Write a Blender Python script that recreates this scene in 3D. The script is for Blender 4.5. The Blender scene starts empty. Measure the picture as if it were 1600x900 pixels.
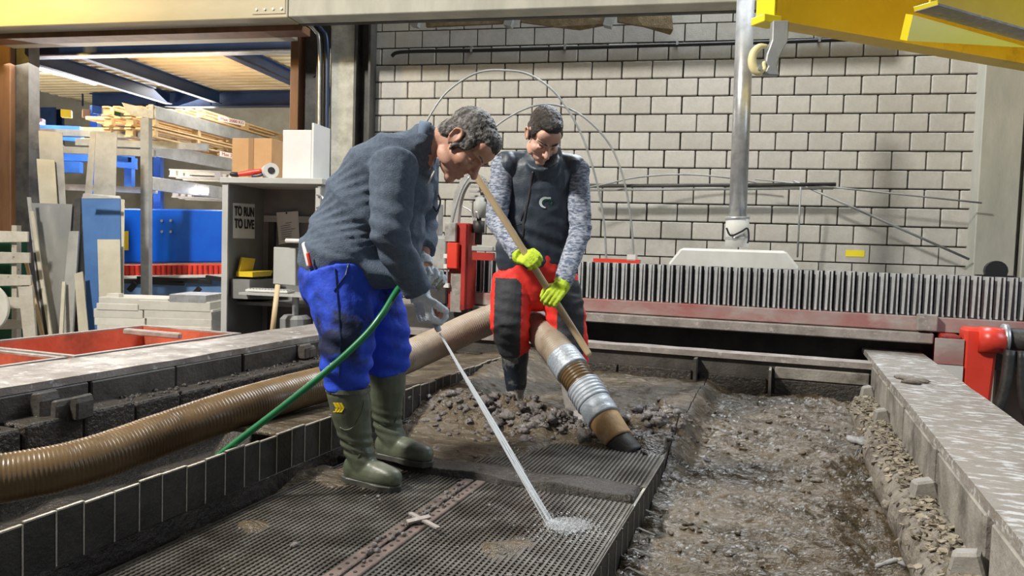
import bpy, bmesh, math, random
import numpy as np
from mathutils import Vector, Matrix, noise
from mathutils.bvhtree import BVHTree
random.seed(7)
S = bpy.context.scene
COL = S.collection
V = Vector
PI = math.pi
# ------------------------------------------------------------------ camera
FPX, EYE, PITCH, ROLL = 1180.0, 0.95, math.radians(3.0), math.radians(1.8)
cp, sp, cr, sr = math.cos(PITCH), math.sin(PITCH), math.cos(ROLL), math.sin(ROLL)
cam_d = bpy.data.cameras.new('camera'); cam = bpy.data.objects.new('camera', cam_d); COL.objects.link(cam)
fw = V((0, cp, -sp)); up0 = V((0, sp, cp)); rt0 = V((1, 0, 0))
rt = rt0*cr + up0*sr; up = -rt0*sr + up0*cr
cam.matrix_world = Matrix(((rt.x, up.x, -fw.x, 0), (rt.y, up.y, -fw.y, 0), (rt.z, up.z, -fw.z, EYE), (0, 0, 0, 1)))
cam_d.sensor_width = 36.0; cam_d.lens = 36.0*FPX/1600.0; cam_d.clip_end = 200
S.camera = cam
# ------------------------------------------------------------------ world, lights, exposure
w = bpy.data.worlds.new('world'); S.world = w; w.use_nodes = True
bg = w.node_tree.nodes['Background']; bg.inputs[0].default_value = (0.85, 0.92, 1.0, 1); bg.inputs[1].default_value = 0.06
S.view_settings.view_transform = 'Standard'; S.view_settings.look = 'None'
S.view_settings.exposure = 0.0; S.view_settings.gamma = 1.0
def area(name, loc, target, size, power, color=(1, 1, 1), sy=None, spread=None):
    d = bpy.data.lights.new(name, 'AREA'); d.energy = power; d.color = color; d.size = size
    if sy: d.shape = 'RECTANGLE'; d.size_y = sy
    if spread: d.spread = spread
    o = bpy.data.objects.new(name, d); COL.objects.link(o); o.location = loc
    o.rotation_euler = (V(target) - V(loc)).to_track_quat('-Z', 'Y').to_euler(); return o
area('hall_lamp', (-5.4, 1.0, 7.0), (0.4, 6.0, 0.9), 0.8, 1200, (1.0, 0.96, 0.88))
area('roof_window', (2.4, 8.0, 6.4), (0.9, 3.2, 0.0), 3.2, 620, (0.86, 0.93, 1.0))
area('rim_glare_fill', (5.3, 3.3, 2.1), (2.0, 3.4, 0.3), 1.3, 55, (0.70, 0.85, 1.0))  # unseen light added for the bluish glare on the right rim
area('front_fill', (2.5, -4.0, 3.2), (0.3, 4, 0.3), 3.0, 28, (0.95, 0.97, 1.0))  # unseen soft fill added behind the camera
area('back_hall_lamp', (-6.0, 11.6, 3.0), (-5.6, 11.0, 0.0), 3.0, 330, (1.0, 0.95, 0.86))
area('back_hall_lamp', (-7.5, 14.8, 3.3), (-7.0, 13.5, 0.5), 3.0, 330, (1.0, 0.96, 0.90))
area('gate_lamp', (-8.3, 7.0, 4.35), (-5.9, 9.0, 4.15), 0.35, 60, (1.0, 0.62, 0.10), spread=math.radians(75))
def bulb(name, loc, power, color, r=.15):
    d = bpy.data.lights.new(name, 'POINT'); d.energy = power; d.color = color; d.shadow_soft_size = r
    o = bpy.data.objects.new(name, d); COL.objects.link(o); o.location = loc; return o
bulb('deck_fill_light', (-9.3, 11.9, 1.7), 260, (1.0, .93, .80)); bulb('deck_fill_light', (-2.0, 11.9, 1.9), 220, (1.0, .93, .80))  # hidden point lights added to brighten the deck from below
# ------------------------------------------------------------------ coordinate helpers
def ray(x, y):
    a = (x-800)/FPX; b = (450-y)/FPX
    a, b = a*cr - b*sr, a*sr + b*cr
    return V((a, cp + b*sp, -sp + b*cp))
def at(x, y, Y):
    d = ray(x, y); return V((0, 0, EYE)) + d*(Y/d.y)
def atz(x, y, z):
    d = ray(x, y); return V((0, 0, EYE)) + d*((z-EYE)/d.z)
TANG = math.radians(20); TL = V((math.sin(TANG), math.cos(TANG), 0)); TR = V((math.cos(TANG), -math.sin(TANG), 0))
def TW(r, l, z): return TR*r + TL*l + V((0, 0, z))
def Tz(x, y, z):
    P = atz(x, y, z); return V((P.dot(TR), P.dot(TL), z))
def Tl(x, y, l):
    d = ray(x, y); P = V((0, 0, EYE)) + d*(l/d.dot(TL)); return V((P.dot(TR), l, P.z))
def Tr(x, y, r):
    d = ray(x, y); P = V((0, 0, EYE)) + d*(r/d.dot(TR)); return V((r, P.dot(TL), P.z))
WANG = math.radians(11.5); WX = V((math.cos(WANG), -math.sin(WANG), 0)); WN = V((math.sin(WANG), math.cos(WANG), 0)); WO = V((0, 8.97, 0))
def wl(x, y, off=0.0):
    d = ray(x, y); o = V((0, 0, EYE)); t = (WO + WN*off - o).dot(WN)/d.dot(WN); P = o + d*t
    return V(((P-WO).dot(WX), off, P.z))
def ww(s, t, z): return WO + WX*s + WN*t + V((0, 0, z))
FLOOR = -0.62
# ------------------------------------------------------------------ materials
def mat(name, c, c2=None, sc=6.0, rough=0.6, rough2=None, metal=0.0, bump=0.0, bsc=30.0, stretch=(1, 1, 1), lo=0.38, hi=0.62,
        rnd=0.0, c3=None, sc3=2.0, lo3=0.5, hi3=0.65, spec=0.5, emit=None, estr=0.0, detail=5.0, alpha=1.0, trans=0.0, bstretch=None, bdist=0.01):
    m = bpy.data.materials.new(name); m.use_nodes = True
    nt = m.node_tree; N = nt.nodes; Lk = nt.links
    b = N['Principled BSDF']
    b.inputs['Roughness'].default_value = rough; b.inputs['Metallic'].default_value = metal
    b.inputs['Specular IOR Level'].default_value = spec; b.inputs['Alpha'].default_value = alpha
    b.inputs['Transmission Weight'].default_value = trans
    tc = N.new('ShaderNodeTexCoord'); mp = N.new('ShaderNodeMapping'); mp.inputs['Scale'].default_value = stretch
    Lk.new(tc.outputs['Object'], mp.inputs['Vector'])
    def nz(scale, src=None):
        n = N.new('ShaderNodeTexNoise'); n.inputs['Scale'].default_value = scale; n.inputs['Detail'].default_value = detail
        n.inputs['Roughness'].default_value = 0.62
        Lk.new((src or mp).outputs[0], n.inputs['Vector']); return n
    def ramp(src, a, bb, ca, cb):
        r_ = N.new('ShaderNodeValToRGB'); e = r_.color_ramp.elements
        e[0].position = a; e[1].position = bb; e[0].color = (*ca, 1); e[1].color = (*cb, 1)
        Lk.new(src, r_.inputs[0]); return r_
    cs = None
    if c2 is not None:
        n1 = nz(sc); r1 = ramp(n1.outputs['Fac'], lo, hi, c, c2); cs = r1.outputs[0]
        if rough2 is not None:
            rr = N.new('ShaderNodeMapRange'); rr.inputs[1].default_value = lo; rr.inputs[2].default_value = hi
            rr.inputs[3].default_value = rough; rr.inputs[4].default_value = rough2
            Lk.new(n1.outputs['Fac'], rr.inputs[0]); Lk.new(rr.outputs[0], b.inputs['Roughness'])
    if c3 is not None:
        n3 = nz(sc3, tc if False else mp); mx = N.new('ShaderNodeMixRGB'); r3 = ramp(n3.outputs['Fac'], lo3, hi3, (0, 0, 0), (1, 1, 1))
        Lk.new(r3.outputs[0], mx.inputs[0])
        if cs: Lk.new(cs, mx.inputs[1])
        else: mx.inputs[1].default_value = (*c, 1)
        mx.inputs[2].default_value = (*c3, 1); cs = mx.outputs[0]
    if rnd:
        oi = N.new('ShaderNodeObjectInfo'); hs = N.new('ShaderNodeHueSaturation'); rr = N.new('ShaderNodeMapRange')
        rr.inputs[3].default_value = 1-rnd; rr.inputs[4].default_value = 1+rnd
        Lk.new(oi.outputs['Random'], rr.inputs[0]); Lk.new(rr.outputs[0], hs.inputs['Value'])
        if cs: Lk.new(cs, hs.inputs['Color'])
        else: hs.inputs['Color'].default_value = (*c, 1)
        cs = hs.outputs[0]
    if cs: Lk.new(cs, b.inputs['Base Color'])
    else: b.inputs['Base Color'].default_value = (*c, 1)
    if bump:
        src = mp
        if bstretch:
            src = N.new('ShaderNodeMapping'); src.inputs['Scale'].default_value = bstretch; Lk.new(tc.outputs['Object'], src.inputs['Vector'])
        n2 = nz(bsc, src); bp = N.new('ShaderNodeBump'); bp.inputs['Strength'].default_value = min(1.0, bump); bp.inputs['Distance'].default_value = bdist
        Lk.new(n2.outputs['Fac'], bp.inputs['Height']); Lk.new(bp.outputs[0], b.inputs['Normal'])
    if emit:
        b.inputs['Emission Color'].default_value = (*emit, 1); b.inputs['Emission Strength'].default_value = estr
    return m
M = {}
M['concrete_floor'] = mat('concrete_floor', (.16, .155, .15), (.23, .22, .21), 3, .75, bump=.3)
M['block'] = mat('sand_lime_block', (.47, .455, .42), (.54, .525, .49), 14, .85, bump=.35, bsc=90, rnd=.07, c3=(.42, .395, .35), sc3=1.1, lo3=.5, hi3=.8)
M['mortar'] = mat('mortar', (.13, .12, .11), (.20, .19, .17), 20, .95, bump=.4, bsc=80)
M['plaster'] = mat('plaster', (.40, .37, .28), (.49, .46, .37), 2.5, .8, bump=.2, bsc=40)
M['pillar'] = mat('pillar_concrete', (.36, .36, .31), (.46, .45, .39), 3, .8, bump=.25, bsc=30, stretch=(1, 1, .3))
M['roughconc'] = mat('rough_concrete', (.35, .35, .31), (.52, .52, .47), 5, .85, bump=.6, bsc=25, c3=(.22, .21, .18), sc3=2.2, lo3=.55, hi3=.8)
M['beam_beige'] = mat('beam_paint', (.36, .325, .225), (.44, .40, .29), 2, .55, bump=.1, bsc=20, stretch=(.3, 1, 1))
M['brown_steel'] = mat('brown_steel', (.14, .065, .028), (.21, .10, .045), 5, .6, bump=.15, stretch=(1, 1, .2))
M['dark_steel'] = mat('dark_steel', (.035, .034, .033), (.07, .066, .06), 5, .55, bump=.15)
M['grey_steel'] = mat('grey_steel', (.30, .31, .31), (.40, .41, .41), 6, .45, metal=.25, bump=.1)
M['zinc'] = mat('galvanised', (.42, .43, .44), (.58, .59, .60), 9, .38, metal=.6, bump=.08)
M['stainless'] = mat('stainless', (.55, .55, .53), (.66, .66, .64), 3, .30, metal=.75, bump=.04, stretch=(1, 1, .4))
M['sheet_grey'] = mat('sheet_grey', (.42, .41, .38), (.50, .49, .46), 4, .4, metal=.3, c3=(.35, .34, .31), sc3=3)
M['sheet_tan'] = mat('sheet_tan', (.55, .50, .38), (.66, .61, .48), 3, .4, metal=.2)
M['blue_steel'] = mat('blue_steel', (.012, .03, .085), (.02, .045, .12), 4, .4, bump=.05)
M['blue_rack'] = mat('blue_rack', (.02, .11, .46), (.03, .15, .58), 4, .4)
M['blue_machine'] = mat('blue_machine', (.004, .10, .70), (.006, .13, .78), 2, .28)
M['blue_sheet'] = mat('blue_sheet', (.05, .14, .36), (.07, .18, .42), 3, .45)
M['blue_low'] = mat('blue_low', (.12, .23, .45), (.15, .28, .52), 3, .5)
M['red_paint'] = mat('red_paint', (.34, .022, .016), (.44, .035, .024), 4, .45, bump=.05, c3=(.14, .02, .015), sc3=5, lo3=.50, hi3=.66)  # red toned down for the shadow over the cutting carriage
M['red_bright'] = mat('red_bright', (.70, .05, .03), (.78, .07, .04), 4, .35)
M['red_tray'] = mat('red_tray', (.50, .10, .05), (.60, .15, .08), 5, .5, c3=(.18, .06, .04), sc3=3, lo3=.45, hi3=.7, bump=.2)
M['red_worn'] = mat('red_worn', (.33, .10, .09), (.37, .30, .28), 2.2, .6, bump=.2, c3=(.42, .38, .35), sc3=6, lo3=.5, hi3=.7, stretch=(.5, 1, 1))
M['mud_steel'] = mat('mud_coated_steel', (.36, .32, .29), (.24, .21, .19), 7, .65, rough2=.45, bump=.5, bsc=30, c3=(.44, .41, .38), sc3=18, lo3=.58, hi3=.68)
M['rim'] = mat('stained_rim', (.25, .22, .19), (.36, .33, .295), 5, .5, rough2=.26, bump=.5, bsc=60, c3=(.60, .60, .60), sc3=34, lo3=.53, hi3=.60, stretch=(.4, 1, 1))
M['rim_dark'] = mat('dirty_rim', (.20, .175, .155), (.33, .30, .28), 5, .6, rough2=.35, bump=.4, bsc=40, c3=(.5, .49, .48), sc3=14, lo3=.58, hi3=.66)
M['tank_wall'] = mat('dirty_tank_steel', (.045, .039, .033), (.085, .075, .065), 6, .6, bump=.5, bsc=35)
M['limewall'] = mat('lime_crusted_steel', (.22, .20, .17), (.36, .335, .295), 6, .75, bump=.6, bsc=45, c3=(.10, .088, .075), sc3=4, lo3=.50, hi3=.68)
M['dark_mud'] = mat('dark_mud', (.030, .025, .020), (.055, .046, .037), 6, .45, rough2=.25, bump=.8, bsc=40, bdist=.02)
M['comb'] = mat('comb_plate', (.022, .020, .016), (.045, .040, .032), 10, .55, bump=.4, bsc=60)
M['bright_edge'] = mat('worn_lit_edge', (.42, .39, .33), (.55, .51, .44), 60, .4, metal=.4)  # worn cut steel, lightened further for the light its edges catch
M['mesh_wire'] = mat('mesh_wire', (.15, .135, .115), (.25, .235, .21), 8, .32, metal=.5, c3=(.06, .052, .042), sc3=2.6, lo3=.46, hi3=.66)
M['mud'] = mat('wet_mud', (.132, .100, .064), (.060, .046, .029), 5, .34, rough2=.13, bump=1.0, bsc=17, bdist=.034, c3=(.185, .155, .118), sc3=11, lo3=.57, hi3=.70, stretch=(.55, 1.5, 1), bstretch=(.6, 1.5, 1))
M['clod'] = mat('grey_clod', (.13, .113, .105), (.21, .187, .18), 9, .45, rough2=.22, bump=1.0, bsc=32, bdist=.02)
M['crust'] = mat('dry_crust', (.20, .17, .135), (.30, .265, .22), 12, .7, bump=1.0, bsc=45, bdist=.02, c3=(.10, .08, .062), sc3=7, lo3=.50, hi3=.64)
M['flake'] = mat('dry_flake', (.36, .31, .23), (.20, .165, .12), 20, .8, bump=.4, bsc=70)
M['greyrag'] = mat('grey_fibre', (.20, .195, .19), (.34, .335, .33), 30, .8, bump=.8)
M['rail_rust'] = mat('rusty_rail', (.12, .085, .07), (.20, .15, .13), 8, .5, rough2=.35, bump=.5, c3=(.06, .05, .042), sc3=9, lo3=.5, hi3=.66)
M['block_grey'] = mat('slat_holder', (.24, .225, .20), (.34, .32, .29), 9, .6, bump=.4, bsc=40)
M['hose_wet'] = mat('hose_wet', (.13, .080, .036), (.19, .122, .060), 4, .30, bump=.1, c3=(.075, .048, .025), sc3=6, lo3=.5, hi3=.75)
M['hose_dry'] = mat('hose_dusty', (.33, .26, .19), (.40, .33, .26), 6, .5, bump=.2, c3=(.22, .155, .10), sc3=4, lo3=.52, hi3=.7)
M['tape'] = mat('duct_tape', (.34, .38, .43), (.45, .49, .54), 12, .38, metal=.15, bump=.5, bsc=40, c3=(.38, .33, .27), sc3=7, lo3=.56, hi3=.7)
M['collar_tan'] = mat('tan_collar', (.55, .34, .15), (.45, .27, .12), 8, .55, bump=.3, c3=(.62, .52, .40), sc3=7, lo3=.55, hi3=.7)
M['black_rubber'] = mat('black_rubber', (.02, .018, .017), (.04, .036, .033), 8, .5, bump=.3)
M['black'] = mat('black_plastic', (.012, .012, .013), None, rough=.45)
M['wood_pole'] = mat('pole_wood', (.60, .44, .25), (.68, .52, .31), 6, .5, stretch=(1, 1, .2), bump=.1)
M['wood'] = mat('pallet_wood', (.52, .36, .18), (.63, .46, .25), 5, .7, bump=.2, rnd=.12)
M['wood_grey'] = mat('weathered_wood', (.48, .44, .36), (.58, .54, .46), 6, .8, bump=.4, rnd=.1, c3=(.25, .21, .16), sc3=18, lo3=.62, hi3=.7)
M['board_pale'] = mat('pale_board', (.60, .57, .50), (.68, .65, .58), 6, .6, rnd=.08, bump=.1)
M['woodwool'] = mat('wood_wool', (.15, .11, .06), (.22, .17, .10), 14, .95, bump=.9, bsc=60)
M['green'] = mat('green_hose', (.012, .15, .055), (.02, .19, .07), 10, .32)
M['dark_green'] = mat('dark_green', (.01, .07, .03), (.015, .11, .05), 4, .5)
M['white_box'] = mat('white_board', (.66, .65, .62), (.72, .71, .68), 3, .6)
M['cardboard'] = mat('cardboard', (.50, .28, .12), (.55, .32, .15), 4, .75)
M['brown_tape'] = mat('brown_tape', (.34, .20, .10), None, rough=.3)
M['paper'] = mat('paper', (.76, .75, .71), (.80, .79, .76), 5, .8)
M['ink'] = mat('ink', (.03, .03, .03), None, rough=.7)
M['red_ink'] = mat('red_ink', (.50, .09, .06), None, rough=.7)
M['cabinet'] = mat('cabinet_grey', (.19, .19, .185), (.24, .24, .23), 3, .5, bump=.08)
M['cabinet_edge'] = mat('cabinet_edge', (.42, .42, .40), (.48, .48, .46), 3, .5)
M['yellow'] = mat('yellow_plastic', (.75, .55, .03), None, rough=.45)
M['crane'] = mat('crane_yellow', (.74, .47, .012), (.80, .53, .02), 3, .42, bump=.08, c3=(.55, .33, .01), sc3=4, lo3=.6, hi3=.75)
M['crane_light'] = mat('crane_yellow_light', (.88, .72, .02), (.9, .75, .04), 3, .4)
M['hook'] = mat('hook_cream', (.80, .70, .33), (.85, .76, .42), 5, .45)
M['cream_deck'] = mat('cream_deck', (.62, .52, .32), (.70, .60, .39), 3, .5)
M['bellows'] = mat('bellows_dark', (.02, .02, .022), None, rough=.6)
M['lamella'] = mat('lamella_steel', (.46, .47, .48), (.66, .67, .68), 14, .36, metal=.3, bump=.1, rnd=.12)
M['machine_white'] = mat('machine_white', (.60, .60, .57), (.68, .68, .65), 4, .6, bump=.1)
M['machine_shaded'] = mat('machine_shaded', (.30, .30, .285), (.40, .40, .38), 5, .6, bump=.1, c3=(.2, .17, .15), sc3=6, lo3=.54, hi3=.7)  # grey and white carriage parts, dimmed for the shadow falling there
M['brown_panel'] = mat('brown_panel', (.13, .10, .075), (.17, .13, .10), 3, .7)
M['lamp'] = mat('lamp_glow', (1, 1, 1), None, emit=(1.0, .93, .78), estr=9.0)
M['glare_glow'] = mat('glare_white', (1, 1, 1), None, emit=(1.0, 1.0, .97), estr=9.0)  # glow that stands in for daylight glare above the blue machine
M['water'] = mat('water_spray', (.90, .95, 1.0), None, rough=.3, alpha=.42)
# people
M['skin_a'] = mat('skin_a', (.50, .25, .17), (.57, .31, .22), 18, .5, bump=.15, bsc=160)
M['skin_b'] = mat('skin_b', (.58, .33, .24), (.64, .39, .30), 18, .5, bump=.12, bsc=160)
M['hair_grey'] = mat('hair_grey', (.035, .03, .026), (.36, .34, .32), 45, .5, lo=.44, hi=.72, bump=.9, bsc=120)
M['hair_dark'] = mat('hair_dark', (.012, .009, .007), (.05, .038, .03), 45, .45, bump=.9, bsc=120)
M['fleece'] = mat('fleece', (.085, .115, .165), (.115, .15, .205), 60, .9, bump=.6, bsc=220)
M['fleece_col'] = mat('fleece_collar', (.13, .18, .26), None, rough=.9)
M['workblue'] = mat('work_blue', (.016, .062, .60), (.022, .085, .70), 7, .75, bump=.35, bsc=40, c3=(.012, .018, .06), sc3=3.4, lo3=.52, hi3=.62)
M['boot_green'] = mat('boot_green', (.085, .10, .065), (.13, .145, .10), 7, .33, rough2=.5, bump=.15, c3=(.20, .185, .15), sc3=5, lo3=.56, hi3=.7)
M['boot_sole'] = mat('boot_sole', (.04, .042, .035), (.07, .07, .06), 12, .5, bump=.3)
M['glove_white'] = mat('glove_knit', (.70, .76, .82), (.78, .83, .88), 40, .85, bump=.7, bsc=150)
M['glove_dirty'] = mat('glove_palm', (.26, .23, .17), (.33, .29, .22), 30, .7, bump=.4)
M['glove_lime'] = mat('glove_lime', (.50, .68, .03), (.58, .76, .06), 30, .8, bump=.5, bsc=150)
M['glove_grey'] = mat('glove_tip', (.05, .055, .06), None, rough=.6)
M['vest'] = mat('softshell', (.026, .038, .055), (.036, .05, .070), 12, .45, bump=.2, bsc=120)
M['melange'] = mat('melange', (.10, .125, .19), (.40, .43, .50), 34, .9, lo=.42, hi=.58, stretch=(1, 1, 3.2), bump=.3, bsc=150)
M['red_cloth'] = mat('red_cloth', (.80, .028, .018), (.86, .04, .025), 8, .7, bump=.2, bsc=60)
M['charcoal'] = mat('charcoal_cloth', (.028, .030, .036), (.045, .048, .056), 8, .75, bump=.3, bsc=60)
M['boot_navy'] = mat('boot_navy', (.012, .018, .034), (.03, .04, .06), 7, .35, c3=(.24, .23, .22), sc3=8, lo3=.55, hi3=.66, bump=.3)
M['boot_mud'] = mat('boot_mud', (.24, .22, .20), (.33, .31, .29), 8, .6, bump=.4)
M['logo_green'] = mat('logo_green', (.01, .16, .07), None, rough=.6)
M['logo_white'] = mat('logo_white', (.72, .76, .76), None, rough=.6)
M['logo_yellow'] = mat('logo_yellow', (.85, .62, .02), None, rough=.5)
M['eye'] = mat('eyelid', (.42, .22, .16), None, rough=.45)
m_ = bpy.data.materials.new('mist'); m_.use_nodes = True; nt_ = m_.node_tree; nt_.nodes.remove(nt_.nodes['Principled BSDF'])
vs0 = nt_.nodes.new('ShaderNodeVolumeScatter'); vs0.inputs['Color'].default_value = (.9, .95, 1, 1); vs0.inputs['Density'].default_value = 14.0
nt_.links.new(vs0.outputs[0], nt_.nodes['Material Output'].inputs['Volume']); M['mist'] = m_
# ------------------------------------------------------------------ mesh helpers
ORG = {}
class MB:
    def __init__(s): s.v = []; s.f = []; s.m = []
    def add(s, vs, fs, m=0):
        o = len(s.v); s.v += [V(p) for p in vs]; s.f += [tuple(i+o for i in f) for f in fs]; s.m += [m]*len(fs); return s
    def box(s, c, d, R=None, m=0, taper=1.0):
        c = V(c); hx, hy, hz = d[0]/2, d[1]/2, d[2]/2; vs = []
        for z in (-1, 1):
            k = taper if z > 0 else 1.0
            for x, y in ((-1, -1), (1, -1), (1, 1), (-1, 1)):
                p = V((x*hx*k, y*hy*k, z*hz)); vs.append(c + (R @ p if R else p))
        return s.add(vs, [(3, 2, 1, 0), (4, 5, 6, 7), (0, 1, 5, 4), (1, 2, 6, 5), (2, 3, 7, 6), (3, 0, 4, 7)], m)
    def bx(s, a, b, m=0):
        a = V(a); b = V(b); return s.box((a+b)/2, [abs(b[i]-a[i]) for i in range(3)], None, m)
    def slab(s, q, th, m=0):
        q = [V(p) for p in q]; n = (q[1]-q[0]).cross(q[-1]-q[0]).normalized()*th; k = len(q)
        vs = q + [p+n for p in q]
        fs = [tuple(range(k))[::-1], tuple(range(k, 2*k))] + [(i, (i+1) % k, k+(i+1) % k, k+i) for i in range(k)]
        return s.add(vs, fs, m)
    def beam(s, a, b, w, h, m=0, upv=(0, 0, 1)):
        a = V(a); b = V(b); d = (b-a); L_ = d.length; d.normalize(); x = d.cross(V(upv)).normalized(); z = x.cross(d)
        R = Matrix((x, d, z)).transposed(); return s.box((a+b)/2, (w, L_, h), R, m)
    def tube(s, pts, r, n=12, m=0, cap=True, side=None, mf=None):
        pts = [V(p) for p in pts]; k = len(pts)
        rr = r if isinstance(r, (list, tuple)) else [r]*k
        rings = []; prev = None
        for i, p in enumerate(pts):
            t = (pts[min(i+1, k-1)] - pts[max(i-1, 0)]).normalized()
            if prev is None:
                a = V(side) if side is not None else (V((0, 0, 1)) if abs(t.z) < .9 else V((1, 0, 0)))
            else: a = V(side) if side is not None else prev
            a = (a - t*a.dot(t)).normalized(); b = t.cross(a); prev = a
            ra, rb = rr[i] if isinstance(rr[i], (list, tuple)) else (rr[i], rr[i])
            rings.append((p, t, a, b, ra, rb))
        if cap == 'round':
            p, t, a, b, ra, rb = rings[0]; q = min(ra, rb)
            rings = [(p - t*q*math.sin(x), t, a, b, ra*math.cos(x), rb*math.cos(x)) for x in (1.4, .95, .5)] + rings
            p, t, a, b, ra, rb = rings[-1]; q = min(ra, rb)
            rings = rings + [(p + t*q*math.sin(x), t, a, b, ra*math.cos(x), rb*math.cos(x)) for x in (.5, .95, 1.4)]
        o = len(s.v)
        for p, t, a, b, ra, rb in rings:
            for j in range(n):
                th = 2*PI*j/n; s.v.append(p + a*ra*math.cos(th) + b*rb*math.sin(th))
        K = len(rings)
        for i in range(K-1):
            for j in range(n):
                s.f.append((o+i*n+j, o+i*n+(j+1) % n, o+(i+1)*n+(j+1) % n, o+(i+1)*n+j)); s.m.append(mf(i) if mf else m)
        if cap:
            s.f.append(tuple(o+j for j in range(n))[::-1]); s.m.append(m)
            s.f.append(tuple(o+(K-1)*n+j for j in range(n))); s.m.append(m)
        return s
    def ell(s, c, r, R=None, m=0, n=14, k=9):
        c = V(c); r = r if isinstance(r, (list, tuple)) else (r, r, r); vs = []; fs = []
        for i in range(k+1):
            ph = PI*i/k
            for j in range(n):
                th = 2*PI*j/n; p = V((r[0]*math.sin(ph)*math.cos(th), r[1]*math.sin(ph)*math.sin(th), r[2]*math.cos(ph)))
                if i in (0, k): p = V((1e-4*math.cos(th), 1e-4*math.sin(th), r[2]*math.cos(ph)))
                vs.append(c + (R @ p if R else p))
        for i in range(k):
            for j in range(n): fs.append((i*n+j, (i+1)*n+j, (i+1)*n+(j+1) % n, i*n+(j+1) % n))
        fs.append(tuple(range(n))); fs.append(tuple(k*n+j for j in range(n))[::-1])
        return s.add(vs, fs, m)
    def lathe(s, c, prof, n=20, R=None, m=0):
        c = V(c); vs = []; fs = []; k = len(prof)
        for r, z in prof:
            for j in range(n):
                th = 2*PI*j/n; p = V((r*math.cos(th), r*math.sin(th), z)); vs.append(c + (R @ p if R else p))
        for i in range(k-1):
            for j in range(n): fs.append((i*n+j, i*n+(j+1) % n, (i+1)*n+(j+1) % n, (i+1)*n+j))
        fs.append(tuple(range(n))[::-1]); fs.append(tuple((k-1)*n+j for j in range(n)))
        return s.add(vs, fs, m)
    def blob(s, c, r, seed=0, m=0, n=8, k=5, amp=.35):
        c = V(c); o = len(s.v); s.ell((0, 0, 0), r if isinstance(r, (list, tuple)) else (r, r, r), None, m, n, k); q = V((seed*3.7, seed*1.3, -seed*2.1))
        rot = Matrix.Rotation(seed*1.7, 3, 'Z')
        for i in range(o, len(s.v)):
            p = s.v[i]; pn = p.normalized(); d = 1 + amp*(noise.noise(pn*1.6 + q)*1.3 + noise.noise(pn*3.6 - q)*.8); s.v[i] = c + rot @ (p*d)
        return s
    def build(s, name, mats, parent=None, org=None, smooth=False, bevel=0.0, frame=None, seg=1):
        if not isinstance(mats, (list, tuple)): mats = [mats]
        me = bpy.data.meshes.new(name)
        o = V((0, 0, 0))
        if parent is not None: o = ORG[parent.name]
        elif org is not None: o = V(org)
        me.from_pydata([tuple(p - o) for p in s.v], [], s.f)
        for x in mats: me.materials.append(x if not isinstance(x, str) else M[x])
        if len(mats) > 1: me.polygons.foreach_set('material_index', s.m)
        bm_ = bmesh.new(); bm_.from_mesh(me); bmesh.ops.recalc_face_normals(bm_, faces=bm_.faces); bm_.to_mesh(me); bm_.free()
        if smooth: me.polygons.foreach_set('use_smooth', [True]*len(me.polygons))
        ob = bpy.data.objects.new(name, me); COL.objects.link(ob)
        if parent is not None: ob.parent = parent; ORG[ob.name] = o
        else:
            if frame == 'tank': ob.rotation_euler = (0, 0, -TANG)
            elif frame == 'wall': ob.rotation_euler = (0, 0, -WANG); ob.location = WO
            elif org is not None: ob.location = o
            ORG[ob.name] = o if frame is None else V((0, 0, 0))
        if bevel:
            b = ob.modifiers.new('bevel', 'BEVEL'); b.width = bevel; b.segments = seg; b.limit_method = 'ANGLE'
        return ob
def tag(o, label, cat, group=None, kind=None):
    if label: o['label'] = label
    if cat: o['category'] = cat
    if group: o['group'] = group
    if kind: o['kind'] = kind
    return o
def thing(name, label, cat, loc=(0, 0, 0), frame=None, group=None):
    o = bpy.data.objects.new(name, None); COL.objects.link(o); o.empty_display_size = .1
    if frame == 'tank': o.rotation_euler = (0, 0, -TANG); ORG[o.name] = V((0, 0, 0))
    elif frame == 'wall': o.rotation_euler = (0, 0, -WANG); o.location = WO; ORG[o.name] = V((0, 0, 0))
    else: o.location = loc; ORG[o.name] = V(loc)
    return tag(o, label, cat, group)
def struct(o): o['kind'] = 'structure'; return o
def stuff(o): o['kind'] = 'stuff'; return o
def part_copy(src, parent, loc=(0, 0, 0), rz=0.0):
    c = src.copy(); COL.objects.link(c); c.parent = parent; c.location = loc; c.rotation_euler = (0, 0, rz); return c
def spline(pts, n=12):
    pts = [V(p) for p in pts]; out = []
    P = [pts[0]*2-pts[1]] + pts + [pts[-1]*2-pts[-2]]
    for i in range(1, len(P)-2):
        a, b, c, d = P[i-1], P[i], P[i+1], P[i+2]
        for k in range(n):
            t = k/n; out.append(.5*((2*b) + (c-a)*t + (2*a-5*b+4*c-d)*t*t + (3*b-a-3*c+d)*t**3))
    out.append(pts[-1]); return out
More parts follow.
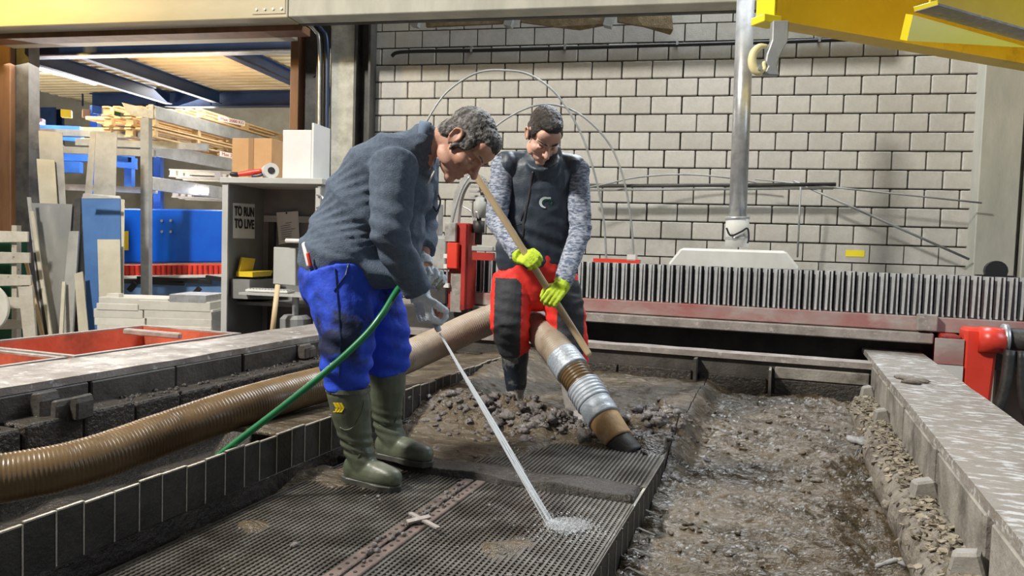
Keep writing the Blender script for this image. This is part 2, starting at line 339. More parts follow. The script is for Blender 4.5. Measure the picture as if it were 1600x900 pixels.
def text_mesh(body, size, matx, name, parent, pos, xdir, ydir, bold=0.0, width=None):
    cu = bpy.data.curves.new(name, 'FONT'); cu.body = body; cu.size = size; cu.extrude = .0008; cu.offset = bold; cu.align_x = 'CENTER'; cu.align_y = 'CENTER'
    t = bpy.data.objects.new('tmp', cu); COL.objects.link(t); bpy.context.view_layer.update()
    me = bpy.data.meshes.new_from_object(t.evaluated_get(bpy.context.evaluated_depsgraph_get())); bpy.data.objects.remove(t)
    me.name = name; me.materials.clear(); me.materials.append(M[matx])
    x = V(xdir).normalized(); y = (V(ydir) - x*V(ydir).dot(x)).normalized(); z = x.cross(y)
    xs = [v.co.x for v in me.vertices]; k = 1.0
    if width: k = width/(max(xs)-min(xs))
    o = ORG[parent.name]
    for v in me.vertices:
        c = v.co.copy(); v.co = V(pos) + x*c.x*k + y*c.y + z*c.z - o
    ob = bpy.data.objects.new(name, me); COL.objects.link(ob); ob.parent = parent; ORG[ob.name] = o; return ob
# ================================================================== the setting
struct(MB().bx((-16, -3, FLOOR-.1), (9, 22, FLOOR)).build('floor', 'concrete_floor'))
cb = MB().bx((-16, -1.5, 8.2), (9, 4.2, 8.35)).bx((-16, 4.2, 8.2), (.8, 11, 8.35)).bx((5.6, 4.2, 8.2), (9, 11, 8.35)).bx((.8, 10, 8.2), (5.6, 11, 8.35))
struct(cb.build('ceiling', 'plaster'))
# block wall: mortar core with 300 separate blocks
pl = wl(583, 200); pr = wl(1532, 300)
s0, s1 = pl.x - .05, pr.x + .35
wall = struct(MB().bx((s0, .012, FLOOR), (s1, .26, 4.6)).build('wall_back', 'mortar', frame='wall'))
BW, BH = .34, .2
zj = wl(1530, 417).z; sj = wl(1320, 108).x; rj = wl(1320, 106).z
row0 = math.floor((rj - zj)/BH)
def block_mesh(wd):
    bm = bmesh.new(); bmesh.ops.create_cube(bm, size=1.0)
    for v in bm.verts: v.co = V((v.co.x*(wd-.014), v.co.y*.09, v.co.z*(BH-.014)))
    bmesh.ops.bevel(bm, geom=[e for e in bm.edges if all(abs(v.co.y + .045) < 1e-3 for v in e.verts)] + [e for e in bm.edges if abs(e.verts[0].co.y - e.verts[1].co.y) > .01], offset=.008, segments=1, affect='EDGES')
    me = bpy.data.meshes.new('block'); bm.to_mesh(me); bm.free(); me.materials.append(M['block']); return me
full = block_mesh(BW); cuts = {}
rest = MB(); nb = 0
for k in range(-8, 21):
    z = zj + BH*(k+.5); par = (k - row0) % 2
    if z < FLOOR + .05 or z > 4.5: continue
    x = sj + (BW/2 if par else 0) - BW*40
    while x < s1:
        a, b = max(x, s0), min(x+BW, s1)
        x += BW
        if b - a < .03: continue
        jx = random.uniform(-.002, .002); jy = random.uniform(-.004, .004)
        if k >= 1 and z < 3.32 and nb < 300 and not (k == 1 and nb % 2 > 5):
            if b - a > BW - .01: me = full
            else:
                key = round(b-a, 2)
                if key not in cuts: cuts[key] = block_mesh(key)
                me = cuts[key]
            o = bpy.data.objects.new('block', me); COL.objects.link(o); o.parent = wall
            o.location = ((a+b)/2 + jx, -.005 + jy, z); nb += 1
        else: rest.box(((a+b)/2, -.005, z), (b-a-.014, .09, BH-.014))
stuff(rest.build('block_rest', 'block', wall))
# yellow sticker on the wall
p = wl(1336, 396, -.055)
tag(MB().bx((p.x-.095, -.056, p.z-.035), (p.x+.095, -.052, p.z+.035)).build('wall_sticker', 'crane_light', frame='wall'), 'small yellow sticker on a pale wall block above the bellows', 'sticker')
# pillar and panel on the right
q = wl(1545, 300, -.25)
struct(MB().bx((q.x-.10, -.25, FLOOR), (q.x+.28, .05, 4.2)).bx((q.x+.28, -.19, FLOOR), (q.x+.33, .05, 4.2), 1).bx((q.x+.33, -.27, FLOOR), (q.x+.37, .05, 4.2)).build('trim_1', ['pillar', 'dark_steel'], frame='wall', bevel=.008))
struct(MB().bx((q.x+.37, -.2, FLOOR), (q.x+4, .05, 4.4)).bx((q.x+.37, -.215, 1.96), (q.x+4, -.19, 1.985), 0).build('wall_right', ['plaster'], frame='wall'))
# pier and door jambs on the left of the block wall
a = wl(515, 150, -.22); b = wl(553, 150, -.22); c = wl(584, 150, -.1)
struct(MB().bx((a.x, -.22, FLOOR), (b.x, .2, 4.2)).build('trim_2', 'roughconc', frame='wall', bevel=.01))
t = thing('steel_column', 'dark steel column between the concrete pier and the pale block wall', 'column', frame='wall')
MB().bx((b.x+.003, -.24, FLOOR), (b.x+.03, .1, 3.95)).build('flange', 'dark_steel', t)
MB().bx((b.x+.03, -.06, FLOOR), (c.x-.02, -.04, 3.95)).build('web', 'dark_steel', t)
MB().bx((c.x-.02, -.24, FLOOR), (c.x+.005, .004, 3.95)).build('flange', 'dark_steel', t)
# brown H column right of the gate, the track inside it
d = wl(456, 150, -.15); e = wl(500, 150, -.15)
t = thing('gate_column', 'brown steel gate column with a dark inner channel right of the opening', 'column', frame='wall')
MB().bx((d.x, -.2, FLOOR), (d.x+.11, .12, 4.0)).build('flange', 'brown_steel', t, bevel=.004)
MB().bx((d.x+.11, -.05, FLOOR), (e.x-.01, -.03, 4.0)).build('web', 'dark_steel', t)
MB().bx((e.x-.03, -.2, FLOOR), (e.x-.004, .12, 4.0)).build('flange', 'dark_steel', t)
lk = MB()
for z in (2.05, 2.3, 2.36, 3.0): lk.lathe((d.x+.24, -.056, z), [(.02, -.01), (.02, .012)], 8, Matrix.Rotation(PI/2, 3, 'X'))
lk.build('bolt', 'black', t)
# cables in the corner beside the concrete pier
def wp(x, y, off): return wl(x, y, off)
for nm, x0, m_, lab, r_ in (('conduit', 499, 'zinc', 'grey metal conduit running down beside the concrete pier', .02), ('blue_cable', 511, 'blue_steel', 'dark blue cable running down the left face of the pier', .022), ('black_cable', 505, 'black', 'thin black cable between conduit and blue cable', .011)):
    pts = [wp(x0-20, 36, -.25), wp(x0-7, 48, -.26), wp(x0, 70, -.27), wp(x0, 180, -.27), wp(x0-1, 300, -.27), wp(x0-2, 420, -.27)]
    tag(MB().tube(spline(pts, 6), r_, 10).build(nm, m_, frame='wall', smooth=True), lab, 'cable')
# left jamb of the gate
t = thing('gate_jamb', 'brown wooden gate post at the left edge of the opening', 'post', frame='wall')
f0 = wl(16, 200, -.2); f1 = wl(37, 200, -.2)
MB().bx((f0.x-1.2, -.2, FLOOR), (f0.x, .1, 4.0)).build('post', 'brown_steel', t, bevel=.01)
MB().bx((f0.x+.003, -.12, FLOOR), (f1.x, .06, 4.0)).build('guide_rail', 'dark_steel', t)
# wide beam across the top
bz = wl(450, 27, -1.0).z; xa = wl(-60, 30, -1.0).x; xb = wl(449, 10, -1.0).x; xc = wl(1207, 10, -1.0).x
t = thing('roof_beam', 'wide beige girder crossing the top above gate and block wall', 'beam', frame='wall')
MB().bx((xa, -1.0, bz), (xb, -.72, bz+.62)).build('beam_section', 'beam_beige', t, bevel=.008)
MB().bx((xb+.006, -.99, bz+.01), (xc+.6, -.72, bz+.62)).build('beam_section', 'pillar', t, bevel=.008)
MB().bx((xb-.42, -1.012, bz+.04), (xb-.02, -1.002, bz+.5)).build('splice_plate', 'beam_beige', t, bevel=.003)
bo = MB()
for i in range(4): bo.lathe((xb-.36+.1*i, -1.02, bz+.09), [(.014, -.008), (.014, .008)], 6, Matrix.Rotation(PI/2, 3, 'X'))
bo.build('bolt', 'zinc', t)
MB().bx((xa, -.72, bz-.06), (xb, -.45, bz+.03)).build('lower_track', 'brown_steel', t, bevel=.004)
MB().bx((xb, -.72, bz+.004), (xc+.6, -.64, bz+.05)).build('lower_track', 'dark_steel', t, bevel=.004)
MB().bx((xa, -.45, bz-.05), (wl(456, 60, -.4).x, -.25, bz+.06)).build('lintel_board', 'beam_beige', t, bevel=.004)
# wood wool boards over the block wall
for (px, lab) in ((((662, 36), (800, 30), (800, 36), (664, 41)), 'dark thin wood wool board edge under the girder, left of the others'),
                  (((810, 28), (948, 24), (951, 38), (905, 45), (868, 42), (812, 33)), 'brown wood wool insulation board sagging below the girder, in the middle'),
                  (((962, 22), (1046, 20), (1052, 46), (1048, 52), (1005, 41), (964, 33)), 'ragged brown wood wool board with broken corner, nearest the steel pipe')):
    q = [wl(x, y, -.30) for x, y in px]; q = [V((p_.x, -.30 + .03*(i % 2), p_.z)) for i, p_ in enumerate(q)]
    for i in range(2): q[i] = q[i] + V((0, 0, .25))
    tag(MB().slab(q, .06).build('insulation_board', 'woodwool', frame='wall', bevel=.006), lab, 'insulation board')
for i, x in enumerate((655, 800, 955)):
    p = wl(x, 34, -.3)
    tag(MB().box((p.x, -.33, p.z+.08), (.09, .12, .3), Matrix.Rotation(.25, 3, 'Y')).build('hanger_bracket', 'grey_steel', frame='wall'), ['first', 'second', 'third'][i] + ' grey hanger bracket from the left above the block wall', 'bracket')
# cable along the wall
t = thing('wall_cable', 'thick black cable clipped along the upper block wall', 'cable', frame='wall')
pts = [wl(x, y, -.09) for x, y in ((612, 88), (618, 83), (632, 81), (660, 80), (740, 79), (860, 76), (990, 72), (1160, 67), (1260, 64), (1420, 58))]
MB().tube(spline(pts, 6), .022, 10).build('cable_run', 'black', t, smooth=True)
for x, y in ((737, 79), (883, 75), (1058, 68), (1280, 63)):
    p = wl(x, y, -.09); MB().bx((p.x-.012, -.118, p.z-.02), (p.x+.012, -.05, p.z+.045)).build('clip', 'zinc', t)
# rods and flexible cables before the wall
def rod(name, pts, r, m_, lab, cat='rod', n=8, grp=None):
    return tag(MB().tube(pts, r, n).build(name, m_, smooth=True), lab, cat, grp)
rod('bent_cable', spline([at(x, y, 7.0) for x, y in ((655, 260), (662, 205), (672, 180), (700, 142), (745, 114), (790, 110), (830, 118), (870, 148), (905, 203), (928, 268), (942, 335), (947, 402), (949, 520), (949, 648))], 8), .010, 'grey_steel', 'taller thin bent cable arching over both men before the wall', 'cable')
rod('bent_cable', spline([at(x, y, 7.1) for x, y in ((712, 405), (722, 300), (758, 217), (800, 180), (850, 163), (900, 175), (945, 215), (970, 265), (984, 330), (990, 404), (992, 520), (992, 648))], 8), .010, 'grey_steel', 'lower thin bent cable arching just above the dark haired man', 'cable')
for i, (p0, p1, r_, lab) in enumerate((
    ((905, 291), (1306, 288), .020, 'dark thick horizontal rod held before the wall, topmost of the bundle'),
    ((910, 297), (1302, 294), .014, 'thin horizontal rod just under the thick dark rod'),
    ((1240, 283), (1514, 405), .013, 'straight rod slanting down to the right pillar'),
    ((1180, 280), (1534, 317), .009, 'thin long rod sloping gently toward the right pillar'),
    ((1251, 292), (1246, 402), .010, 'thin upright rod right of the steel pipe'))):
    a_ = wl(*p0, -.42 if i != 4 else -.5); b_ = wl(*p1, -.42 if i != 2 else -.3)
    o = MB().tube([a_, (a_+b_)/2 - V((0, 0, .0)), b_], r_, 8).build('metal_rod', 'dark_steel' if i == 0 else 'grey_steel', frame='wall', smooth=True); tag(o, lab, 'rod')
rod('bent_cable', spline([at(x, y, 8.2) for x, y in ((900, 296), (945, 288), (990, 278), (1045, 273), (1100, 274), (1160, 281), (1210, 292))], 6), .009, 'grey_steel', 'low flat arc of thin cable beside the steel pipe', 'cable')
# ================================================================== steel pipe and machine housing
t = thing('extraction_pipe', 'tall grey steel pipe standing before the block wall', 'pipe', at(1152, 388, 6.55))
a_ = at(1166, -20, 6.55); b_ = at(1152.5, 340, 6.55); k_ = at(1151, 386, 6.55)
MB().tube([a_, b_], .074, 24).build('pipe_body', 'zinc', t, smooth=True)
MB().tube([at(1152.5, 339, 6.55), k_], .098, 24).build('sleeve', 'machine_white', t, smooth=True)
for yy in (341, 372): MB().tube([at(1152, yy-2, 6.55), at(1152, yy+2, 6.55)], .105, 24).build('clamp_band', 'zinc', t, smooth=True)
MB().tube(spline([at(x, y, 6.43) for x, y in ((1135, 356), (1142, 368), (1158, 362), (1168, 357), (1170, 372), (1168, 380))], 5), .008, 6).build('wire', 'black', t, smooth=True)
hz = Tl(1150, 390, 6.8).z
ha = Tl(1066, 392, 6.7); hb = Tl(1228, 392, 6.7); hc = Tl(1046, 412, 6.7); hd = Tl(1250, 416, 6.7)
mb = MB(); mb.slab([(hc.x, 6.6, FLOOR), (hd.x, 6.6, FLOOR), (hd.x, 6.6, hc.z), (hb.x, 6.6, hz), (ha.x, 6.6, hz), (hc.x, 6.6, hc.z)], -.45)
tag(mb.build('machine_housing', 'machine_white', frame='tank', bevel=.02), 'low whitish housing behind the bellows under the steel pipe', 'housing')
# ================================================================== cutting bridge
t = thing('cutting_bridge', 'long machine bridge with ribbed bellows cover spanning the tank', 'machine', frame='tank')
r0, r1, zb, zt = -2.62, 2.2, .57, .86
pt = .072; nple = int((r1-r0)/pt)
mb = MB(); mb.bx((r0, 6.02, zb), (r1, 6.06, zt)).bx((r0, 6.02, zt-.02), (r1, 6.30, zt-.005)); mb.build('bellows_core', 'bellows', t)
zz = MB(); tops = []
for i in range(nple*2+1):
    zz.v += [V((r0 + i*pt/2, 5.96 if i % 2 else 6.02, zt-.004)), V((r0 + i*pt/2, 5.955 if i % 2 else 6.015, zb))]
    if i: o = len(zz.v)-4; zz.f.append((o, o+2, o+3, o+1)); zz.m.append(0)
zz.build('bellows_folds', 'bellows', t)
lm = MB().add([(-.033, -.002, zb), (.020, -.046, zb), (.020, -.046, zt), (-.033, -.002, zt), (-.030, .002, zb), (.023, -.042, zb), (.023, -.042, zt), (-.030, .002, zt)],
              [(0, 1, 2, 3), (7, 6, 5, 4), (0, 4, 5, 1), (3, 2, 6, 7), (1, 5, 6, 2), (0, 3, 7, 4)])
lm.bx((.012, -.052, zb-.004), (.024, -.042, zb+.012))
first = lm.build('lamella', 'lamella', t); first.location = (r0+.03, 6.0, 0)
for i in range(1, nple):
    part_copy(first, t, (r0 + .03 + i*pt, 6.0, random.uniform(-.002, .002)))
MB().bx((r0-.3, 5.93, .46), (r1, 6.12, .565)).build('red_rail', 'red_worn', t, bevel=.006)
MB().bx((r0-.3, 5.88, .38), (.97, 6.12, .455)).build('lower_rail', 'mud_steel', t, bevel=.008)
MB().bx((.86, 5.86, .47), (.985, 5.925, .585)).build('end_block', 'mud_steel', t, bevel=.006)
MB().bx((r0-.3, 6.15, .2), (r1, 6.4, .56)).build('beam_body', 'dark_steel', t)
MB().bx((1.0, 5.72, -.62), (1.11, 6.1, .46)).build('bracket_plate', 'red_paint', t, bevel=.01)
MB().bx((.95, 5.70, .27), (1.12, 5.72, .44)).build('cover_plate', 'red_worn', t)
MB().bx((.95, 5.69, .1), (1.12, 5.715, .265)).build('cover_plate', 'machine_white', t)
MB().slab([(1.12, 5.70, -.62), (1.26, 5.70, -.62), (1.31, 5.70, .35), (1.33, 5.70, .52), (1.12, 5.70, .52)], -.2).build('red_arm', 'red_bright', t, bevel=.02)
MB().tube([(1.2, 5.70, .45), (1.34, 5.70, .45)], .085, 16).build('red_flange', 'red_bright', t, smooth=True)
MB().tube([(1.35, 5.72, .46), (2.4, 5.72, .46)], .075, 16).build('round_arm', 'black_rubber', t, smooth=True)
MB().tube([(1.335, 5.72, .46), (1.365, 5.72, .46)], .10, 16).build('arm_collar', 'zinc', t, smooth=True)
MB().tube(spline([(1.36, 5.62, .40), (1.34, 5.6, .15), (1.28, 5.6, -.15), (1.30, 5.6, -.5)], 6), .035, 8).build('drag_hose', 'black_rubber', t, smooth=True)
MB().tube(spline([(1.42, 5.62, .40), (1.44, 5.6, .1), (1.52, 5.6, -.2), (1.54, 5.6, -.5)], 6), .024, 8).build('drag_hose', 'black_rubber', t, smooth=True)
MB().lathe((1.36, 6.1, .90), [(.07, -.03), (.07, .03)], 16, Matrix.Rotation(PI/2, 3, 'X')).bx((1.24, 6.07, .84), (1.48, 6.13, .87)).build('pulley_cap', 'black', t)
a_ = Tl(929, 406, 6.2); b_ = Tl(1000, 409, 6.2)
MB().bx((a_.x, 6.15, zt), (b_.x, 6.24, zt+.03)).build('red_bar', 'red_bright', t)
MB().bx((b_.x-.10, 6.15, zt+.02), (b_.x-.03, 6.24, zt+.07)).build('switch_box', 'white_box', t)
# brown board behind the rim
MB_ = MB().bx((1.45, 6.3, FLOOR), (2.8, 6.36, .44)); tag(MB_.build('side_board', 'brown_panel', frame='tank'), 'brown board standing behind the black hoses at the right edge', 'board')
# ---------------- cutting head carriage
t = thing('jet_carriage', 'red cutting head carriage with cable chain between the two men', 'machine', frame='tank')
def tl(x, y, l): return Tl(x, y, l)
A_ = tl(703, 350, 5.75); B_ = tl(737, 485, 5.75)
MB().bx((A_.x, 5.75, B_.z), (A_.x+.17, 5.95, A_.z+.01)).build('red_column', 'red_paint', t, bevel=.008)
MB().bx((A_.x+.125, 5.72, B_.z), (A_.x+.16, 5.75, A_.z)).build('column_edge', 'red_paint', t)
A2 = tl(695, 348, 5.7); B2 = tl(711, 378, 5.7)
MB().bx((A2.x, 5.7, B2.z), (B2.x, 5.74, A2.z)).build('white_plate', 'machine_shaded', t, bevel=.004)
A2 = tl(700, 379, 5.7); B2 = tl(715, 420, 5.7)
MB().bx((A2.x, 5.68, B2.z), (B2.x, 5.74, A2.z)).build('red_plate', 'red_bright', t, bevel=.006)
A2 = tl(660, 370, 5.8); B2 = tl(696, 422, 5.8)
MB().bx((A2.x-.3, 5.8, B2.z), (B2.x, 6.05, A2.z)).build('control_box', 'machine_shaded', t, bevel=.01)
MB().bx((A2.x-.1, 5.85, B2.z-.3), (B2.x-.01, 6.05, B2.z-.02)).build('lower_housing', 'dark_steel', t, bevel=.01)
MB().bx((A_.x+.03, 5.73, B_.z-.02), (A_.x+.13, 5.75, B_.z+.3)).build('rust_plate', 'mud_steel', t)
A2 = tl(673, 318, 5.85); B2 = tl(684, 368, 5.85)
MB().bx((A2.x, 5.85, B2.z), (B2.x, 5.95, A2.z)).bx((A2.x-.02, 5.84, B2.z-.03), (B2.x+.12, 5.95, B2.z)).build('valve_block', 'zinc', t, bevel=.005)
# cable chain arch: links
ch = spline([tl(x, y, 5.9) for x, y in ((711, 350), (713, 330), (716, 312), (722, 294), (732, 280), (743, 276), (753, 284), (758, 300), (760, 318))], 4)
for i in range(len(ch)-1):
    MB().beam(ch[i] + V((0, .0, 0)), ch[i+1]*1.03 - ch[i]*.03, .07 if True else 0, .055, upv=(0, 1, 0)).build('chain_link', 'machine_shaded', t)
MB().tube(spline([tl(x, y, 5.72) for x, y in ((734, 275), (722, 295), (712, 325), (703, 370), (699, 420), (698, 446))], 6), .009, 8).build('air_line', 'zinc', t, smooth=True)
for x, y in ((698, 400), (698, 416), (698, 446)):
    p = tl(x, y, 5.71); MB().box(p, (.045, .03, .035)).build('fitting', 'white_box', t)
p = tl(750, 316, 5.85); MB().lathe((p.x, 5.85, p.z-.13), [(.055, 0), (.055, .13), (.04, .14), (.04, .17)], 16).build('motor', 'machine_shaded', t, smooth=True)
p = tl(748, 360, 5.85); MB().lathe((p.x, 5.85, p.z-.12), [(.03, 0), (.03, .1), (.05, .1), (.05, .2), (.02, .2), (.02, .26)], 12).build('nozzle_head', 'dark_steel', t, smooth=True)
for k in range(5):
    p = tl(745, 283 + 8*k, 5.86); MB().bx((p.x-.06, 5.84, p.z-.008), (p.x+.06, 5.88, p.z+.008)).build('cooling_rib', 'grey_steel', t)
MB().bx((tl(737, 385, 5.7).x, 5.7, tl(737, 392, 5.7).z), (tl(770, 385, 5.7).x, 5.74, tl(737, 384, 5.7).z)).build('cross_rail', 'machine_shaded', t, bevel=.004)
MB().bx((tl(737, 398, 5.7).x, 5.71, tl(737, 406, 5.7).z), (tl(770, 385, 5.7).x, 5.76, tl(737, 394, 5.7).z)).build('red_rail', 'red_paint', t)
MB().tube(spline([tl(x, y, 5.72) for x, y in ((722, 322), (735, 330), (741, 345), (744, 330), (748, 342))], 5), .006, 6).build('hose_loop', 'zinc', t, smooth=True)
MB().bx((A_.x-.5, 5.78, FLOOR), (A_.x+.17, 6.1, B_.z)).build('carriage_base', 'dark_steel', t)
# ================================================================== crane and hook
cd = V((2.53, 1.0, 0)).normalized(); cn = V((cd.y, -cd.x, 0))
P0 = at(1206, 32, 5.0); P0b = at(1206, 36, 5.0)
t = thing('crane_girder', 'big yellow crane girder entering from the upper right', 'crane', P0)
def crn(p, a, wdt, h_): return p + cd*a + cn*wdt + V((0, 0, h_))
MB().slab([crn(P0, 0, 0, .0), crn(P0, 0, -.14, .0), crn(P0, 4, -.14, .0), crn(P0, 4, 0, .0)], -.014).build('bottom_flange', 'crane', t)
MB().slab([crn(P0, .01, 0.0, .0), crn(P0, 4, 0.0, .0), crn(P0, 4, 0.0, .5), crn(P0, .01, 0.0, .5)], .02).build('web', 'crane', t)
MB().slab([crn(P0, .0, 0.02, -.0), crn(P0, .0, -.16, -.0), crn(P0, .0, -.16, .5), crn(P0, .0, .02, .5)], .02).build('end_plate', 'crane_light', t)
MB().box(crn(P0, -.02, -.03, -.0), (.14, .13, .05), Matrix.Rotation(.38, 3, 'Z')).build('end_cap', 'crane_light', t, bevel=.004)
P2 = at(1447, 10, 4.3); cd2 = V((1.9, 1.0, 0)).normalized(); cn2 = V((cd2.y, -cd2.x, 0))
t = thing('crane_cross_beam', 'second nearer yellow beam with a grey underside at the top right corner', 'crane', P2)
f2 = lambda a, wd, hh: P2 + cd2*a + cn2*wd + V((0, 0, hh))
MB().slab([f2(0, -.07, 0), f2(3, -.07, 0), f2(3, .07, 0), f2(0, .07, 0)], .012).build('bottom_flange', 'mud_steel', t)
MB().slab([f2(.02, 0, .012), f2(3, 0, .012), f2(3, 0, .4), f2(.02, 0, .4)], .012).build('web', 'crane', t)
MB().slab([f2(-.01, -.07, .012), f2(-.01, .07, .012), f2(-.0, .07, -.008), f2(-.0, -.07, -.008)], .01).build('flange_end', 'crane_light', t)
MB().slab([f2(.02, -.09, -.02), f2(1.2, -.09, -.03), f2(.05, -.14, -.15)], .05).build('gusset', 'crane_light', t)
t = thing('hook_hanger', 'grey hanger arm with a cream hook under the yellow girder', 'hook', at(1200, 60, 4.95))
hk = [(1203, 36), (1228, 36), (1226, 68), (1213, 92), (1209, 108), (1212, 116), (1213, 121), (1188, 120), (1193, 112), (1196, 106), (1192, 100), (1194, 88), (1202, 66)]
MB().slab([at(x, y, 4.97) for x, y in hk], -.06).build('arm', 'grey_steel', t, bevel=.006)
hp = spline([at(x, y, 4.93) for x, y in ((1196, 72), (1187, 73), (1178, 82), (1175, 95), (1178, 108), (1186, 113), (1194, 108), (1194, 99))], 4)
MB().tube(hp, [.014 + .014*math.sin(PI*min(1, i/len(hp)*1.15)) for i in range(len(hp))], 10, cap='round').build('hook', 'hook', t, smooth=True)
MB().lathe(at(1187, 107, 4.9), [(.014, -.02), (.014, .02)], 10, Matrix.Rotation(PI/2, 3, 'X')).build('pin', 'zinc', t)
# ================================================================== hall beyond the gate
struct(MB().bx((-16, 8.4, FLOOR), (6, 8.6, 5)).build('wall_left', 'plaster', frame='wall'))
# mezzanine: ribbed deck on blue beams
zd = wl(250, 84, .6).z
t = thing('mezzanine', 'ribbed cream deck on dark blue steel beams beyond the gate', 'mezzanine', frame='wall')
def ibeam(nm, a, b, h_, wd, par):
    a = V(a); b = V(b); d = (b-a).normalized()
    mb = MB(); mb.beam(a + V((0, 0, .008)), b + V((0, 0, .008)), wd, .016); mb.beam(a + V((0, 0, h_-.008)), b + V((0, 0, h_-.008)), wd, .016)
    mb.beam(a + V((0, 0, h_/2)), b + V((0, 0, h_/2)), .014, h_-.03); return mb.build(nm, 'blue_steel', par)
xl = wl(-60, 100, .6).x; xr = wl(620, 100, .6).x
ibeam('front_beam', (xl, .6, zd), (xr, .6, zd), .26, .16, t)
MB().bx((xl, .505, zd-.02), (xr, .695, zd-.003)).build('lower_flange', 'zinc', t)
rear = 4.35
ibeam('rear_beam', (xl-1, rear, zd-.02), (xr+1.5, rear, zd-.02), .28, .18, t)
for px in (20, 118, 345, 560):
    p = wl(px, 88, .7); ibeam('joist', (p.x, .7, zd+.02), (p.x, rear-.1, zd+.02), .22, .12, t)
# deck: trapezoid ribs along the wall direction
prof = []; y = .4; zt_ = zd + .27
mb = MB(); n = 0; pts = []
while y < 6.0:
    pts += [(y, zt_), (y+.10, zt_), (y+.13, zt_+.04), (y+.19, zt_+.04)]; y += .22
for (yy, z_) in pts: mb.v += [V((xl-2, yy, z_)), V((xr+2, yy, z_))]
for i in range(len(pts)-1): mb.f.append((2*i, 2*i+1, 2*i+3, 2*i+2)); mb.m.append(0)
mb.bx((xl-2, .4, zt_+.05), (xr+2, 6, zt_+.1)); mb.build('ribbed_deck', 'cream_deck', t)
for px, py in ((130, 160), (245, 160), (330, 158)):
    p = wl(px, py, rear-.1); MB().bx((p.x-.01, rear-.13, zd), (p.x+.01, rear-.1, zd+.24)).build('stiffener', 'blue_steel', t)
p = wl(82, 180, rear); MB().bx((p.x-.17, rear-.12, FLOOR), (p.x+.17, rear-.09, zd-.02)).bx((p.x-.17, rear+.09, FLOOR), (p.x+.17, rear+.12, zd-.02)).bx((p.x-.01, rear-.09, FLOOR), (p.x+.01, rear+.09, zd-.02)).build('post', 'blue_steel', t)
# lamp under the deck
a_ = wl(66, 98, 1.5); b_ = wl(180, 132, 3.2)
t = thing('ceiling_lamp', 'long fluorescent lamp with cream housing under the mezzanine deck', 'lamp', frame='wall')
zl = zd + .12
A = V((a_.x, 1.4, zl)); B = V((a_.x+.05, 2.7, zl))
MB().beam(A, B, .24, .10).build('housing', 'cream_deck', t)
MB().beam(A + V((-.03, .1, -.07)), B + V((-.03, -.1, -.07)), .05, .03).build('tube', 'lamp', t)
# grey post with bracket
t = thing('rack_post', 'slim grey steel post with angled bracket plate in front of the racks', 'post', at(231, 330, 9.9))
MB().slab([at(225, 186, 9.9), at(238, 186, 9.9), at(238, 560, 9.9), at(226, 560, 9.9)], -.1).build('post', 'grey_steel', t)
MB().slab([at(190, 160, 9.88), at(240, 172, 9.88), at(239, 185, 9.88), at(206, 180, 9.88), at(198, 175, 9.88)], .02).build('bracket_plate', 'zinc', t)
MB().slab([at(232, 163, 9.9), at(239, 163, 9.9), at(239, 180, 9.9), at(232, 180, 9.9)], .02).build('peg', 'zinc', t)
# rack beams that recede to the right
def recede(px, py, D0, dlen):      # start point, wall-normal direction
    a = at(px, py, D0); return a, a + WN*dlen
t = thing('pallet_rack', 'grey pallet rack beams holding wooden pallets behind the slim post', 'rack', at(300, 400, 12))
for (px, py, D0) in ((240, 176, 10.6), (232, 232, 10.6), (236, 287, 10.6)):
    a, b = recede(px, py, D0, 4.4)
    MB().beam(a, b, .06, .17).build('rack_beam', 'grey_steel', t); MB().beam(a + V((-.04, 0, .09)), b + V((-.04, 0, .09)), .1, .02).build('rack_lip', 'zinc', t)
for (px, py, D0) in ((37, 205, 10.8), (37, 232, 10.4), (120, 222, 10.5), (40, 290, 11.2)):
    a = at(px, py, D0); b = at(px+205 if px < 200 else px, py+8, D0+.05); MB().beam(a, b, .08, .09).build('cross_beam', 'grey_steel', t)
for (px, y0_, y1_, D) in ((250, 240, 330, 12.2), (205, 235, 300, 12.6), (152, 180, 310, 12.8)):
    MB().slab([at(px-5, y0_, D), at(px+6, y0_, D), at(px+6, y1_, D), at(px-5, y1_, D)], -.12).build('blue_upright', 'blue_rack', t)
for (x0, y0_, x1, y1_, D) in ((37, 195, 130, 212, 12.1), (37, 250, 130, 268, 11.9), (100, 236, 210, 252, 12.4), (185, 244, 215, 262, 12.4), (100, 205, 132, 220, 12.5)):
    MB().slab([at(x0, y0_, D), at(x1, y0_+4, D), at(x1, y1_+3, D), at(x0, y1_, D)], -.1).build('blue_beam', 'blue_rack', t)
def sign(x0, y0_, x1, y1_, D, txt, lab):
    t = thing('load_sign', lab, 'sign', at(x0, y0_, D)); a = at(240, 176, 10.6) + WX*.036
    # plate lies on the rack beam face, receding
    dd = ray(x1, y1_); k = 0
    def on(x, y):           # plane through a, spanned by WN and Z
        r_ = ray(x, y); nrm = WN.cross(V((0, 0, 1))); o = V((0, 0, EYE)); return o + r_*((a-o).dot(nrm)/r_.dot(nrm))
    q = [on(x0, y1_), on(x1, y1_+8), on(x1, y0_+8), on(x0, y0_)]
    MB().slab(q, .01).build('plate', 'paper', t)
    c = (q[0]+q[1]+q[2]+q[3])/4; nrm = (q[1]-q[0]).cross(q[3]-q[0]).normalized()
    if nrm.y > 0 or nrm.dot(V((0, 0, EYE))-c) < 0: nrm = -nrm
    text_mesh(txt, (q[3]-q[0]).length*.85, 'red_ink', 'lettering', t, c + nrm*.014, q[1]-q[0], q[3]-q[0], width=(q[1]-q[0]).length*.88)
sign(341, 181, 382, 189, 12.55, 'Max 2000 KG', 'upper white load sign with red lettering on the rack beam')
sign(343, 236, 384, 244, 12.55, 'Max 2000 KG', 'lower white load sign with red lettering, partly behind the cardboard box')
